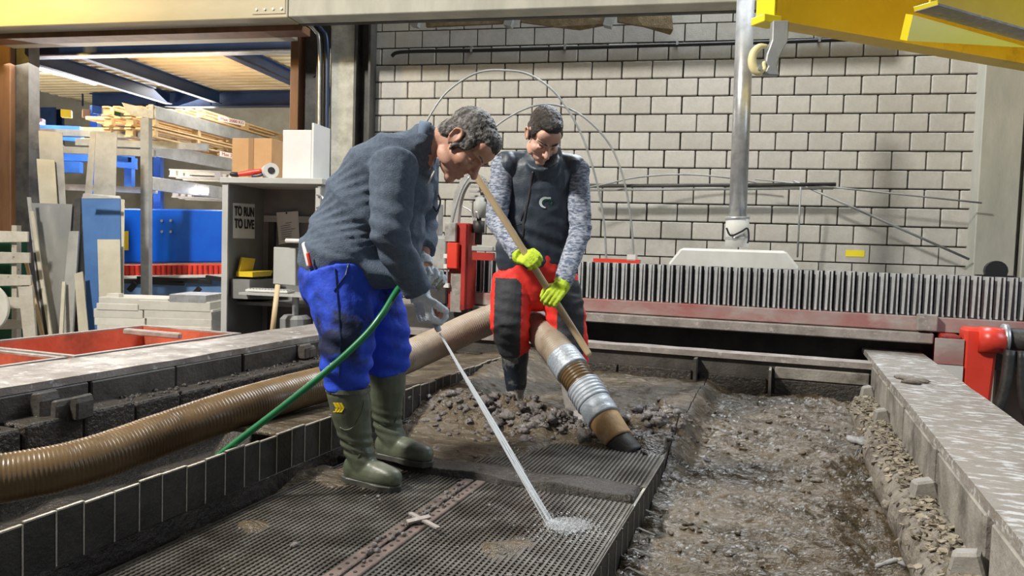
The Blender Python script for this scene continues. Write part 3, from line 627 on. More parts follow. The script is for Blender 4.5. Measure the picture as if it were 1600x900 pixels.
# pallets on the rack (boards and blocks are parts)
def pallet(c, ln, wd, lab, mtl='wood', ang=None):
    t = thing('wooden_pallet', lab, 'pallet', c); d = WN if ang is None else ang; s_ = V((d.y, -d.x, 0)); c = V(c)
    for i in range(5):
        o = s_*((i/4-.5)*(wd-.1)); MB().beam(c - d*ln/2 + o + V((0, 0, .12)), c + d*ln/2 + o + V((0, 0, .12)), .1, .024).build('deck_board', mtl, t)
    for i in (-1, 0, 1):
        o = s_*(i*(wd-.1)/2); MB().beam(c - d*ln/2 + o + V((0, 0, .012)), c + d*ln/2 + o + V((0, 0, .012)), .1, .022).build('bottom_board', mtl, t)
        for j in (-1, 0, 1):
            q_ = c + o + d*(j*(ln-.14)/2) + V((0, 0, .066)); MB().box(q_, (.1, .1, .085)).build('block', mtl, t)
    return t
base = at(240, 226, 10.6) + WN*1.1 + V((-.42, 0, .10))
names = ['topmost', 'second', 'third']
for k in range(3):
    pallet(base + V((random.uniform(-.03, .03), 0, .15*(2-k))), 2.1, .8, ('topmost', 'middle', 'bottom')[k] + ' wooden pallet of the stack on the middle rack level')
    pallet(base + WN*2.2 + V((random.uniform(-.03, .03), 0, .15*(2-k))), 2.0, .8, ('topmost', 'middle', 'bottom')[k] + ' wooden pallet of the rear stack, deeper in the rack')
b2 = at(240, 168, 10.6) + WN*1.5 + V((-.42, 0, .06))
pallet(b2 + WN*1.0, 2.6, .8, 'wooden pallet lying on the uppermost rack beam under the mezzanine')
b3 = at(150, 222, 11.5)
for k in range(3):
    MB_ = MB(); a = at(132+4*k, 220-17*k, 11.4); b = at(226, 222-17*k, 11.4)
    for j in range(2): MB_.beam(a + V((0, .3*j, 0)), b + V((0, .3*j, 0)), .22, .05)
    tag(MB_.build('wooden_plank', 'wood', org=a), ('lowest', 'middle', 'topmost')[k] + ' brown plank layer on the rack shelf left of the slim post', 'plank')
for k, (px, py) in enumerate(((258, 268), (262, 300), (258, 336), (262, 352))):
    a = at(px, py, 13.0); pallet(a + V((.9, .3, -.1)), 1.6, .8, ('pale pallet in the far bay, topmost', 'pale pallet in the far bay, just under the topmost', 'pale pallet in the far bay, third from top', 'pale pallet in the far bay, lowest')[k], 'board_pale', V((1, .1, 0)).normalized())
# small goods on far shelf
cols = ['red_bright', 'white_box', 'yellow', 'cardboard', 'blue_rack', 'board_pale', 'dark_green']
gd = ['red', 'white', 'yellow', 'brown', 'blue', 'pale', 'green']
for i, (px, py, D) in enumerate(((50, 190, 12.0), (60, 192, 12.1), (104, 178, 13.2), (137, 178, 12.9), (150, 172, 12.9), (163, 176, 13.0), (178, 175, 12.9))):
    p = at(px, py, D); tag(MB().box(p, (.16, .14, .13), Matrix.Rotation(.2*i, 3, 'Z')).build('storage_box', cols[i], org=p, bevel=.006), 'small ' + gd[i] + ' storage item on the top shelf far behind the gate', 'box')
# glowing bar for daylight glare on the rack beam / blue press machine
a = at(238, 290, 11.4); b = at(325, 300, 11.6)
t = thing('glare_bar', 'white glowing bar put in for daylight glare above the blue machine', 'lamp', a)
MB().beam(a, b, .06, .09).build('tube', 'glare_glow', t); MB().beam(a + V((0, .06, .04)), b + V((0, .06, .04)), .08, .12).build('housing', 'zinc', t)
t = thing('blue_press', 'big glossy blue sheet metal machine with red guard strip behind the gate', 'machine', at(270, 500, 10.6))
D = 10.9
MB().slab([at(150, 412, D), at(362, 410, D), at(362, 328, D), at(150, 325, D)], -1.0).build('body', 'blue_machine', t, bevel=.02)
MB().slab([at(150, 432, D-.1), at(362, 429, D-.1), at(362, 412, D-.1), at(150, 414, D-.1)], -.3).build('red_guard', 'red_bright', t, bevel=.01)
for i in range(26):
    x = 150 + 8.2*i; MB().slab([at(x, 432, D-.13), at(x+2.4, 432, D-.13), at(x+2.4, 415, D-.13), at(x, 415, D-.13)], -.03).build('guard_rib', 'red_paint', t)
MB().slab([at(150, 436, D-.3), at(362, 433, D-.3), at(362, 429, D-.3), at(150, 432, D-.3)], -.5).build('table_edge', 'machine_white', t)
MB().slab([at(150, 520, D-.1), at(362, 520, D-.1), at(362, 434, D-.1), at(150, 437, D-.1)], -.6).build('lower_body', 'blue_low', t)
MB().slab([at(189, 391, D-.03), at(201, 391, D-.03), at(201, 361, D-.03), at(189, 362, D-.03)], .01).build('warning_plate', 'yellow', t)
for x, y in ((253, 345), (267, 345), (253, 362), (267, 362)): MB().lathe(at(x, y, D-.02), [(.02, -.01), (.02, .01)], 8, Matrix.Rotation(PI/2, 3, 'X')).build('bolt', 'zinc', t)
for x0, x1, y in ((190, 288, 440), (215, 310, 436), (262, 330, 438), (322, 350, 434)):
    MB().beam(at(x0, y-1, D-.5), at(x1, y+3, D-.5), .05, .06).build('support_arm', 'black', t)
for x, y in ((208, 448), (308, 456)):
    MB().beam(at(x-6, y+6, D-.55), at(x+4, y-6, D-.55), .06, .06).build('stop_finger', 'black', t)
# ---------------------------------------------------------------- leaning sheets
def leaning(name, quad, Y0, Y1, th, m_, lab, cat='sheet'):
    q = [at(x, y, Y1 if i < 2 else Y0) for i, (x, y) in enumerate(quad)]    # top two points deeper
    q = [q[3], q[2], q[1], q[0]]
    return tag(MB().slab(q, -th).build(name, m_, org=q[0]), lab, cat)
LY = 8.7
leaning('metal_sheet', ((60, 204), (97, 207), (112, 540), (74, 540)), LY+.20, LY+.5, .012, 'sheet_grey', 'tall grey sheet with printed film, leftmost of the high sheets')
leaning('metal_sheet', ((57, 248), (85, 250), (104, 540), (78, 540)), LY+.12, LY+.42, .01, 'sheet_tan', 'cream metal sheet before the tall grey one at left')
leaning('metal_sheet', ((141, 206), (150, 205), (124, 540), (112, 540)), LY+.24, LY+.55, .02, 'sheet_grey', 'narrow grey sheet edge left of the slanted film sheet')
leaning('metal_sheet', ((150, 205), (183, 207), (172, 540), (136, 540)), LY+.22, LY+.52, .012, 'sheet_grey', 'slanted grey film covered sheet rising above the blue sheet')
leaning('metal_sheet', ((48, 317), (113, 319), (97, 540), (73, 540)), LY-.02, LY+.28, .008, 'stainless', 'big shiny stainless sheet tapering downward, left of the blue sheet')
leaning('metal_sheet', ((112, 312), (126, 309), (122, 540), (104, 540)), LY+.05, LY+.33, .03, 'dark_steel', 'dark narrow sheet between stainless and blue sheets')
leaning('metal_sheet', ((127, 309), (188, 309), (188, 540), (138, 540)), LY-.05, LY+.25, .02, 'blue_sheet', 'broad matt blue sheet leaning in the middle of the stack')
leaning('metal_sheet', ((130, 302), (187, 306), (188, 310), (128, 310)), LY-.03, LY-.02, .02, 'sheet_grey', 'pale top edge strip resting on the blue sheet')
leaning('metal_sheet', ((152, 374), (187, 374), (190, 540), (157, 540)), LY-.16, LY+.06, .012, 'sheet_tan', 'beige rectangular sheet leaning against the blue sheet')
leaning('metal_sheet', ((108, 361), (123, 361), (112, 540), (92, 540)), LY-.12, LY+.12, .03, 'sheet_grey', 'short grey sheet with dark left edge before the blue one')
leaning('metal_sheet', ((116, 428), (129, 424), (140, 540), (124, 540)), LY-.22, LY-.05, .012, 'sheet_tan', 'thin leaning offcut at the foot of the blue sheet')
leaning('metal_sheet', ((183, 310), (194, 312), (192, 540), (186, 540)), LY+.0, LY+.26, .012, 'sheet_tan', 'narrow pale strip right behind the blue sheet')
for i, (x0, y0_, x1, m_, lab) in enumerate(((42, 308, 68, 'sheet_grey', 'thin grey strip, leftmost edge of the stainless sheet'), (47, 330, 76, 'sheet_tan', 'thin beige strip behind the left pallet'), (50, 372, 72, 'dark_steel', 'dark thin strip beside the pallet top'), (55, 392, 78, 'sheet_tan', 'pale thin strip standing right of the dark strip'), (38, 410, 66, 'wood', 'thin wooden lath leaning beside the pallet slats'), (97, 440, 91, 'sheet_tan', 'short pale lath leaning left before the grey sheet'))):
    leaning('metal_strip', ((x0, y0_), (x0+5, y0_), (x1+6, 540), (x1, 540)), LY-.15-.03*i, LY+.1-.03*i, .02, m_, lab, 'strip')
# upright pallet at the left edge
t = thing('upright_pallet', 'weathered pallet standing upright at the left edge', 'pallet', at(10, 500, 8.4))
for y0_, y1_, xe in ((362, 378, 43), (395, 411, 46), (430, 446, 48), (465, 482, 34), (500, 514, 34)):
    MB().slab([at(-60, y1_+2, 8.4), at(xe, y1_, 8.4), at(xe, y0_, 8.4), at(-60, y0_-3, 8.4)], -.03).build('slat', 'wood_grey', t, bevel=.003)
for x in (22, -30): MB().slab([at(x-4, 540, 8.44), at(x+4, 540, 8.44), at(x+4, 352, 8.44), at(x-4, 352, 8.44)], -.08).build('post', 'wood_grey', t)
tag(MB().slab([at(-60, 540, 8.6), at(18, 540, 8.6), at(18, 372, 8.6), at(-60, 368, 8.6)], -.3).build('green_bin', 'dark_green', org=at(-10, 540, 8.6), bevel=.02), 'dark green bin seen through the slats of the upright pallet', 'bin')
leaning('short_plank', ((28, 448), (50, 447), (57, 540), (38, 540)), 8.2, 8.3, .03, 'wood_grey', 'short pale plank leaning before the upright pallet', 'plank')
c = at(-26, 480, 8.1); tag(MB().lathe(c, [(.275, -.02), (.28, 0), (.275, .02)], 40, Matrix.Rotation(PI/2, 3, 'X')).build('round_disc', 'board_pale', org=c), 'big round pale disc cut by the left edge of the picture', 'disc')
# ---------------------------------------------------------------- stack of pale boards
k = 0
rows = [((146, 225, 497, 508), (228, 330, 499, 511)), ((145, 222, 484, 496), (224, 332, 484, 498)), ((150, 215, 475, 484), (216, 328, 472, 484)), ((153, 262, 467, 475), (264, 322, 461, 472)), ((150, 218, 508, 520), (222, 330, 511, 523))]
D = 8.0
for j, row in enumerate(rows):
    for i, (x0, x1, y0_, y1_) in enumerate(row):
        a = at(x0, y1_, D); b = at(x1, y0_, D)
        o = MB().bx((a.x, D + .02*random.random(), a.z), (b.x, D+.5, b.z-.004)).build('wrapped_board', 'board_pale' if (i, j) != (1, 3) else 'zinc', org=a, bevel=.004)
        tag(o, ('left' if i == 0 else 'right') + ' ' + ('board pack in the second row from below of the pale stack', 'board pack in the middle row of the pale stack', 'board pack in the fourth row of the pale stack', 'board pack lying topmost on the pale stack', 'board pack at the very bottom of the pale stack')[j], 'board')
for i, (x, y, lab) in enumerate(((180, 462, 'small pale offcut lying on top of the board stack at left'), )):
    a = at(x, y, D+.1); tag(MB().box(a, (.13, .1, .05)).build('offcut', 'board_pale', org=a), lab, 'offcut')
leaning('metal_sheet', ((330, 488), (345, 486), (352, 540), (334, 540)), 7.9, 8.0, .012, 'dark_steel', 'dark sheet leaning left of the grey cabinet foot')
# ================================================================== grey workstation cabinet
CY = 6.6
cx0 = at(347, 400, CY).x; cx1 = at(357, 400, CY).x; cw = .92; ct = at(350, 277, CY).z
O = V((cx0, CY, 0))
def cw_(s, d, z): return O + WX*s + WN*d + V((0, 0, z))
RW = Matrix.Rotation(-WANG, 3, 'Z')
t = thing('workstation_cabinet', 'open grey steel cabinet with computer shelf left of the concrete pier', 'cabinet', cw_(.4, .3, FLOOR))
def cbx(nm, s0_, s1_, d0, d1, z0, z1, m_, par=None, bev=0): 
    mb = MB(); mb.box(cw_((s0_+s1_)/2, (d0+d1)/2, (z0+z1)/2), (s1_-s0_, d1-d0, z1-z0), RW); return mb.build(nm, m_, par or t, bevel=bev)
cbx('side_panel', 0, .025, .02, .66, FLOOR, ct-.05, 'cabinet'); cbx('front_edge', -.005, .05, 0, .02, FLOOR, ct-.05, 'cabinet_edge')
cbx('side_panel', cw-.03, cw, 0, .66, FLOOR, ct-.05, 'cabinet'); cbx('back_panel', .025, cw-.03, .64, .66, FLOOR, ct-.05, 'cabinet')
cbx('top_panel', -.02, cw+.02, -.02, .68, ct-.05, ct, 'cabinet_edge', bev=.004)
cbx('upper_rail', .05, cw-.03, .60, .64, ct-.36, ct-.30, 'cabinet_edge'); cbx('back_strip', .10, .16, .60, .64, FLOOR, ct-.36, 'dark_steel')
shz = at(400, 455, CY+.1).z
cbx('keyboard_shelf', .2, cw-.05, -.06, .3, shz-.02, shz, 'cabinet_edge'); lz = at(380, 468, CY+.4).z
cbx('inner_shelf', .025, cw-.03, .2, .64, lz-.03, lz, 'cabinet')
cbx('door_edge', cw-.04, cw+.0, -.02, .0, FLOOR, ct-.08, 'cabinet_edge')
MB().tube(spline([cw_(cw-.02, -.03, ct-.14), cw_(cw+.05, -.08, ct-.16), cw_(cw+.06, -.08, ct-.22), cw_(cw-.02, -.03, ct-.25)], 5), .009, 8).build('handle', 'zinc', t, smooth=True)
# poster on the inside of the left panel (receding)
def onpanel(px, py, s_=.028):
    r_ = ray(px, py); o = V((0, 0, EYE)); return o + r_*((cw_(s_, 0, 0)-o).dot(WX)/r_.dot(WX))
q = [onpanel(364, 372), onpanel(398, 373), onpanel(398, 319), onpanel(364, 317)]
t2 = thing('poster', 'paper poster with big black capitals TO RUN TO LIVE inside the cabinet', 'poster', q[0])
MB().slab(q, -.002).build('sheet', 'paper', t2)
xd = (q[1]-q[0]); yd = (q[3]-q[0]); c = (q[0]+q[1]+q[2]+q[3])/4
for txt, f in (('TO RUN', .26), ('TO LIVE', -.10)):
    text_mesh(txt, yd.length*.37, 'ink', 'lettering', t2, c + yd*f + WX*.006, xd, yd, bold=.004, width=xd.length*.9)
# note pinned to the back panel
def onback(px, py, d_=.634):
    r_ = ray(px, py); o = V((0, 0, EYE)); return o + r_*((cw_(0, d_, 0)-o).dot(WN)/r_.dot(WN))
q = [onback(436, 382, .6), onback(468, 377, .6), onback(466, 330, .6), onback(432, 332, .6)]
t2 = thing('paper_note', 'white handwritten note pinned on the cabinet back wall', 'note', q[0])
MB().slab(q, .002).build('sheet', 'paper', t2)
ln = MB(); xd = q[1]-q[0]; yd = q[3]-q[0]
for i in range(8):
    f = .62 - .068*i; a = q[0] + yd*f + xd*(.16 if i else .4) - WN*.004; ln.beam(a, a + xd*(.45 + .25*random.random() if i else .3), .003, .006, upv=WN)
ln.build('handwriting', 'ink', t2); MB().ell(q[3] + xd*.5 - yd*.07 - WN*.008, .008).build('pin', 'black', t2)
# keyboard, screen panel, tray, lath, stool
z = shz
p = at(410, 452, CY+.1)
t2 = thing('keyboard', 'pale computer keyboard on the cabinet shelf', 'keyboard', p)
MB().box(cw_(.42, .08, z+.014), (.40, .14, .02), RW).build('base', 'machine_white', t2, bevel=.004)
kb = MB()
for i in range(4):
    for j in range(13): kb.box(cw_(.25 + .029*j, .03 + .03*i, z+.028), (.022, .022, .01), RW)
stuff(kb.build('keys', 'cabinet_edge', t2))
t2 = thing('computer_screen', 'grey computer unit with ribbed front inside the cabinet', 'computer', cw_(.6, .25, z))
q = [onback(435, 443, .34), onback(470, 446, .34), onback(470, 388, .34), onback(436, 386, .34)]
MB().slab(q, .1).build('housing', 'cabinet_edge', t2, bevel=.006)
for i in range(11):
    f = .06 + .085*i; a = q[0]*(1-f) + q[1]*f; b = q[3]*(1-f) + q[2]*f; o_ = -WN*.006
    MB().beam(a*.95+b*.05 + o_, a*.05+b*.95 + o_, .012, .006, upv=WN).build('rib', 'grey_steel', t2)
a = onback(447, 376, .2); b = onback(484, 377, .2); tag(MB().tube([a, b], .02, 10).build('white_tube', 'white_box', org=a, smooth=True), 'white tube lying across above the ribbed computer unit', 'tube')
p = cw_(.10, .3, lz)
t2 = thing('paper_tray', 'yellow tray with yellow papers on the cabinet shelf', 'tray', p)
q = [onpanel(369, 432, .06), onpanel(399, 430, .06), onpanel(402, 422, .06), onpanel(369, 424, .06)]
MB().slab(q, .16).build('tray', 'yellow', t2)
q = [onpanel(371, 424, .07), onpanel(392, 422, .07), onpanel(396, 404, .07), onpanel(376, 402, .07)]
MB().slab(q, .02).build('papers', 'yellow', t2)
q = [onpanel(361, 466, .05), onpanel(402, 466, .05), onpanel(402, 434, .05), onpanel(361, 436, .05)]
tag(MB().slab(q, .18).build('file_box', 'cabinet', org=q[0]), 'dark grey file box under the yellow tray', 'box')
tag(MB().tube([at(434, 445, 6.3), at(423, 540, 6.2)], .022, 10).build('broom_handle', 'wood_pole', org=at(423, 540, 6.2), smooth=True), 'light wooden broom handle leaning before the keyboard shelf', 'handle')
t2 = thing('stool_base', 'grey pedestal with round foot under the keyboard shelf', 'stool', at(460, 540, 6.5))
MB().tube([at(462, 462, 6.5), at(462, 492, 6.5)], .03, 12).build('column', 'zinc', t2); p = at(462, 492, 6.5)
MB().lathe((p.x, p.y, FLOOR), [(.13, 0), (.13, p.z-FLOOR-.03), (.10, p.z-FLOOR), (.02, p.z-FLOOR)], 16).build('foot', 'grey_steel', t2)
# things on top of the cabinet
def topbox(name, x0, x1, y0_, y1_, d0, d1, m_, lab, cat):
    a = onback(x0, y1_, d0); b = onback(x1, y0_, d0)
    s_a = (a-O).dot(WX); s_b = (b-O).dot(WX); t = thing(name, lab, cat, cw_((s_a+s_b)/2, (d0+d1)/2, ct))
    cbx('body', s_a, s_b, d0, d1, ct+.002, b.z, m_, t, .004); return t, s_a, s_b, b.z
t2, sa, sb, zt2 = topbox('cardboard_box', 362, 425, 216, 268, .3, .62, 'cardboard', 'brown cardboard box with tape strip on top of the grey cabinet', 'box')
cbx('tape_strip', (sa+sb)/2-.03, (sa+sb)/2+.02, .296, .3, ct+.01, zt2, 'brown_tape', t2); cbx('tape_strip', (sa+sb)/2-.03, (sa+sb)/2+.02, .3, .62, zt2, zt2+.003, 'brown_tape', t2)
t2, sa, sb, zt2 = topbox('white_carton', 441, 487, 203, 272, .10, .42, 'white_box', 'tall white carton on the right of the cabinet top', 'box')
cbx('flap', sb+.002, sb+.02, .10, .42, ct+.01, zt2+.06, 'white_box', t2)
p = onback(424, 259, .05); 
t2 = thing('film_roll', 'white roll of film with dark core on the cabinet top', 'roll', (p.x, p.y, ct))
Rr = Matrix.Rotation(PI/2, 3, 'Y')
rl = Matrix.Rotation(math.radians(25), 3, 'Z') @ Matrix.Rotation(PI/2, 3, 'X')
c = V((p.x, p.y, ct+.068)); MB().lathe(c, [(.028, .0), (.066, .0), (.066, -.2), (.028, -.2)], 24, rl).build('film', 'white_box', t2, smooth=False)
MB().lathe(c, [(.026, .004), (.030, .004), (.030, -.2), (.026, -.2)], 16, rl).build('core', 'ink', t2)
p = onback(392, 262, .08)
t2 = thing('clamp_tool', 'red and black hand tool lying before the cardboard box', 'tool', (p.x, p.y, ct))
z = ct + .03
MB().tube([V((p.x-.12, p.y, z)), V((p.x-.02, p.y+.02, z+.02)), V((p.x+.08, p.y, z+.035))], [.018, .026, .022], 8, cap='round').build('red_body', 'red_bright', t2, smooth=True)
MB().tube([V((p.x-.16, p.y-.01, z)), V((p.x-.12, p.y, z))], [.02, .022], 8, cap='round').build('black_grip', 'black', t2, smooth=True)
MB().tube(spline([V((p.x+.08, p.y, z+.035)), V((p.x+.11, p.y+.02, z+.05)), V((p.x+.10, p.y-.02, z)), V((p.x+.02, p.y-.03, z-.015))], 5), .010, 8).build('strap', 'blue_steel', t2, smooth=True)
# ================================================================== the tank (tank frame: r across, l along, z up)
t = thing('cutting_tank', 'long open steel tank with broad dirty rims full of grey mud', 'tank', frame='tank')
RI, RO, LI, LO, BK = .545, .925, -3.06, -3.52, 5.40
rough_ = lambda v, a, f=6.0: noise.noise(V(v)*f)*a
def rim_mesh(x0, x1, y0, y1, z0, z1, nx, ny, amp):
    mb = MB(); 
    for j in range(ny+1):
        for i in range(nx+1):
            x = x0+(x1-x0)*i/nx; y = y0+(y1-y0)*j/ny; mb.v.append(V((x, y, z1 + noise.noise(V((x*5, y*3, 1)))*amp)))
    for j in range(ny):
        for i in range(nx):
            a = j*(nx+1)+i; mb.f.append((a, a+1, a+nx+2, a+nx+1)); mb.m.append(0)
    o = len(mb.v); mb.v += [V((x0, y0, z0)), V((x1, y0, z0)), V((x1, y1, z0)), V((x0, y1, z0))]
    k = nx+1; bl, br, tl_, tr_ = 0, nx, ny*k, ny*k+nx
    mb.f.append(tuple([o, o+1] + [i for i in range(nx, -1, -1)])); mb.f.append(tuple([o+2, o+3] + [ny*k+i for i in range(k)]))
    mb.f.append(tuple([o+3, o] + [j*k for j in range(ny+1)])); mb.f.append(tuple([o+1, o+2] + [j*k+nx for j in range(ny, -1, -1)])); mb.m += [0]*4
    return mb
rim_mesh(RI, RO, 1.2, 6.25, .265, .30, 6, 60, .004).build('right_rim', 'rim', t)
MB().bx((RI+.035, 1.2, FLOOR), (RO-.01, 5.9, .26)).build('right_wall', 'tank_wall', t)
rim_mesh(LO, LI, 1.0, 5.2, .265, .30, 6, 50, .006).build('left_rim', 'rim_dark', t)
MB().bx((LO+.01, 1.0, FLOOR), (LI-.035, 5.3, .26)).build('left_wall', 'tank_wall', t)
rim_mesh(LI-.05, RI+.02, BK, BK+.16, .235, .275, 40, 4, .005).build('back_rim', 'mud_steel', t)
MB().bx((LI, BK+.03, FLOOR), (RI, BK+.14, .235)).build('back_wall', 'tank_wall', t)
# plates along the inner faces, gaps dark between them
y = 1.25
for i, (a, b) in enumerate(((1.25, 2.30), (2.37, 3.08), (3.14, 3.92), (3.98, 4.55), (4.62, 5.0), (5.06, 5.38))):
    MB().bx((RI-.004, a, -.35), (RI+.03, b, .262 + .0)).build('wall_plate', 'limewall', t, bevel=.006)
for i in range(8):
    a = 1.05 + .53*i; MB().bx((LI-.03, a, -.3), (LI+.004 + .006*(i % 2), a+.52, .262)).build('wall_plate', 'tank_wall', t, bevel=.006)
bw = [(-3.0, -2.2), (-2.18, -1.62), (-1.6, -1.13), (-1.12, -.60), (-.55, -.10), (-.05, .50)]
for i, (a, b) in enumerate(bw):
    MB().bx((a, BK-.02 + (.02 if i > 3 else 0), -.3), (b, BK+.028, .135 if i < 4 else .12)).build('wall_plate', 'dark_mud', t, bevel=.006)
MB().bx((-.58, BK-.10, -.2), (-.56, BK+.03, .23)).build('divider_plate', 'tank_wall', t); MB().bx((-.085, BK-.16, -.2), (-.07, BK+.03, .20)).build('divider_plate', 'limewall', t)
MB().bx((-.05, BK+.0, .125), (RI-.01, BK+.03, .205)).build('lime_strip', 'limewall', t, bevel=.006)
# outer floor pan
MB().bx((LI, 1.0, -.50), (RI, BK, -.45)).build('tank_bottom', 'dark_mud', t)
# slat brackets: angular lugs along both walls
def lug(x, y, z, w_, d_, h_, mtl, rz=0):
    mb = MB(); R = Matrix.Rotation(rz, 3, 'Z')
    pr = [(-.5, 0), (.5, 0), (.5, .72), (.28, 1), (-.36, .94), (-.5, .62)]
    vs = [R @ V((px*w_, s*d_/2, pz*h_)) + V((x, y, z)) for s in (-1, 1) for px, pz in pr]
    mb.add(vs, [tuple(range(6))[::-1], tuple(range(6, 12))] + [(i, (i+1) % 6, 6+(i+1) % 6, 6+i) for i in range(6)])
    return mb.build('slat_bracket', mtl, t, bevel=.008)
for (px, py, zt_, w_, h_) in ((1372, 572, .19, .07, .2), (1384, 604, .17, .08, .2), (1408, 640, .17, .085, .22), (1497, 752, .17, .10, .26), (1592, 868, .17, .10, .26)):
    p = Tz(px, py, zt_); lug(min(p.x, RI-.045), p.y, zt_-h_, w_, .06, h_, 'block_grey', random.uniform(-.3, .3))
for (px, py, zt_, w_, h_) in ((57, 608, .27, .07, .14), (100, 622, .24, .045, .10), (128, 616, .25, .045, .11), (466, 536, .27, .06, .10), (482, 540, .25, .05, .08)):
    p = Tz(px, py, zt_); lug(max(p.x, LI+.05), p.y, zt_-h_, w_, .10, h_, 'tank_wall', random.uniform(-.2, .2))
# ledge on the left made of mud covered blocks
for i in range(15):
    a = 1.05 + .285*i
    mb = MB()
    for k in range(1): mb.bx((LI+.005, a, .03), (LI+.155 + .01*random.random(), a+.278, .155 + .012*random.random()))
    mb.build('ledge_block', 'dark_mud', t, bevel=.014, seg=2)
cr_ = MB()
for i in range(160):
    cr_.blob((LI+.02+.13*random.random(), 1.1+4.1*random.random(), .158), random.uniform(.006, .018), i, n=6, k=3)
stuff(cr_.build('ledge_crumbs', 'dark_mud', t, smooth=True))
MB().bx((LI+.0, 1.05, -.06), (LI+.05, 5.3, .03)).build('ledge_support', 'black_rubber', t)
# comb plate on the left (tines are single plates), partition on the right
CR = -1.83
i = 0; y = 1.0
while y < 5.2:
    w_ = .094 + .01*math.sin(i*2.3); top = .20 + .004*math.sin(i*1.7)
    mb = MB().bx((CR-.004, y, -.02), (CR+.004, y+w_-.007, top))
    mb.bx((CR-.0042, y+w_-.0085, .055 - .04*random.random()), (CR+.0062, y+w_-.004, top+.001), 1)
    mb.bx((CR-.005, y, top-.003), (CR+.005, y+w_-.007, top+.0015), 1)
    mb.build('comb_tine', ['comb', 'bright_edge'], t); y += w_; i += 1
MB().bx((CR-.008, 1.0, -.4), (CR+.012, 5.2, .05)).build('comb_base', 'dark_mud', t)
y = 1.2; i = 0
while y < 3.5:
    w_ = .105 + .012*math.sin(i*1.9)
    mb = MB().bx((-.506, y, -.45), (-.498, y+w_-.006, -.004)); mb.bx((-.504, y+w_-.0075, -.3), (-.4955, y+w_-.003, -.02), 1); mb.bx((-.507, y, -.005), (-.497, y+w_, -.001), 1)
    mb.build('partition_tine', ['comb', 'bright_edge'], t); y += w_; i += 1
for (px, py) in ((1014, 772), (1006, 796), (999, 826), (990, 858), (1017, 757), (983, 888)):
    p = Tz(px, py, -.10); arc = [(p.x + .02*math.cos(a) , p.y, p.z - .03 + .032*math.sin(a)) for a in (PI, 2.6, 2.1, 1.6, 1.1)] + [(p.x + .06, p.y, p.z - .015)]
    vs = []; 
    mb = MB().tube(arc, [(.002, .009)]*6, 8, side=(0, 0, 1)); mb.build('slat_tip', 'limewall', t, smooth=True)
# cross bar between grates
mb = rim_mesh(-1.80, -.51, 2.80, 2.95, -.05, .03, 40, 5, .02); mb.build('cross_bar', 'dark_mud', t, smooth=True)
# ================================================================== mesh grates
def grate(lab, x0, x1, y0, y1, z, tilt=0, frame_=True):
    t_ = thing('mesh_grate', lab, 'grate', frame='tank')
    mb = MB(); pt_ = .0185; n = int((x1-x0)/pt_)
    for i in range(n+1):
        x = x0 + pt_*i; mb.bx((x-.0042, y0, z-.002), (x+.0042, y1, z+.0045))
    n = int((y1-y0)/pt_)
    for j in range(n+1):
        y_ = y0 + pt_*j; mb.bx((x0, y_-.0036, z-.005), (x1, y_+.0036, z+.0012))
    stuff(mb.build('wire_mesh', 'mesh_wire', t_))
    if frame_:
        MB().bx((x0-.006, y0, z-.02), (x0, y1, z+.004)).build('edge_strip', 'mesh_wire', t_); MB().bx((x1, y0, z-.02), (x1+.006, y1, z+.004)).build('edge_strip', 'mesh_wire', t_)
    return t_
grate('wide mesh grate on the left under the green boots', -1.75, -1.185, 1.2, 2.78, .004)
grate('mesh grate on the right being hosed by the water jet', -1.105, -.505, 1.2, 2.78, .004)
grate('far strip of mesh grate half buried under mud at the nozzle', -1.25, -.505, 3.02, 3.86, -.002)
# perforated rails between the grates
t_ = thing('perforated_rail', 'pair of rusty perforated steel rails between the two mesh grates', 'rail', frame='tank')
for x in (-1.170, -1.118):
    MB().bx((x-.020, 1.2, -.01), (x+.020, 2.78, .014)).build('rail_strip', 'rail_rust', t_, bevel=.003)
    hb = MB(); y = 1.25
    while y < 2.75: hb.lathe((x, y, .0145), [(.006, -.001), (.006, .0012)], 8); y += .042
    stuff(hb.build('rail_hole', 'black_rubber', t_))
MB().bx((-1.151, 1.2, -.02), (-1.137, 2.78, .005)).build('rail_gap', 'dark_mud', t_)
p = Tz(655, 815, .02); 
mb = MB().beam((p.x-.06, p.y+.05, .024), (p.x+.10, p.y-.06, .034), .016, .006); mb.beam((p.x-.03, p.y-.03, .024), (p.x+.03, p.y+.02, .036), .03, .006)
tag(mb.build('bent_strip', 'mud_steel', frame='tank'), 'bent pale metal strip lying across the perforated rails', 'metal scrap')
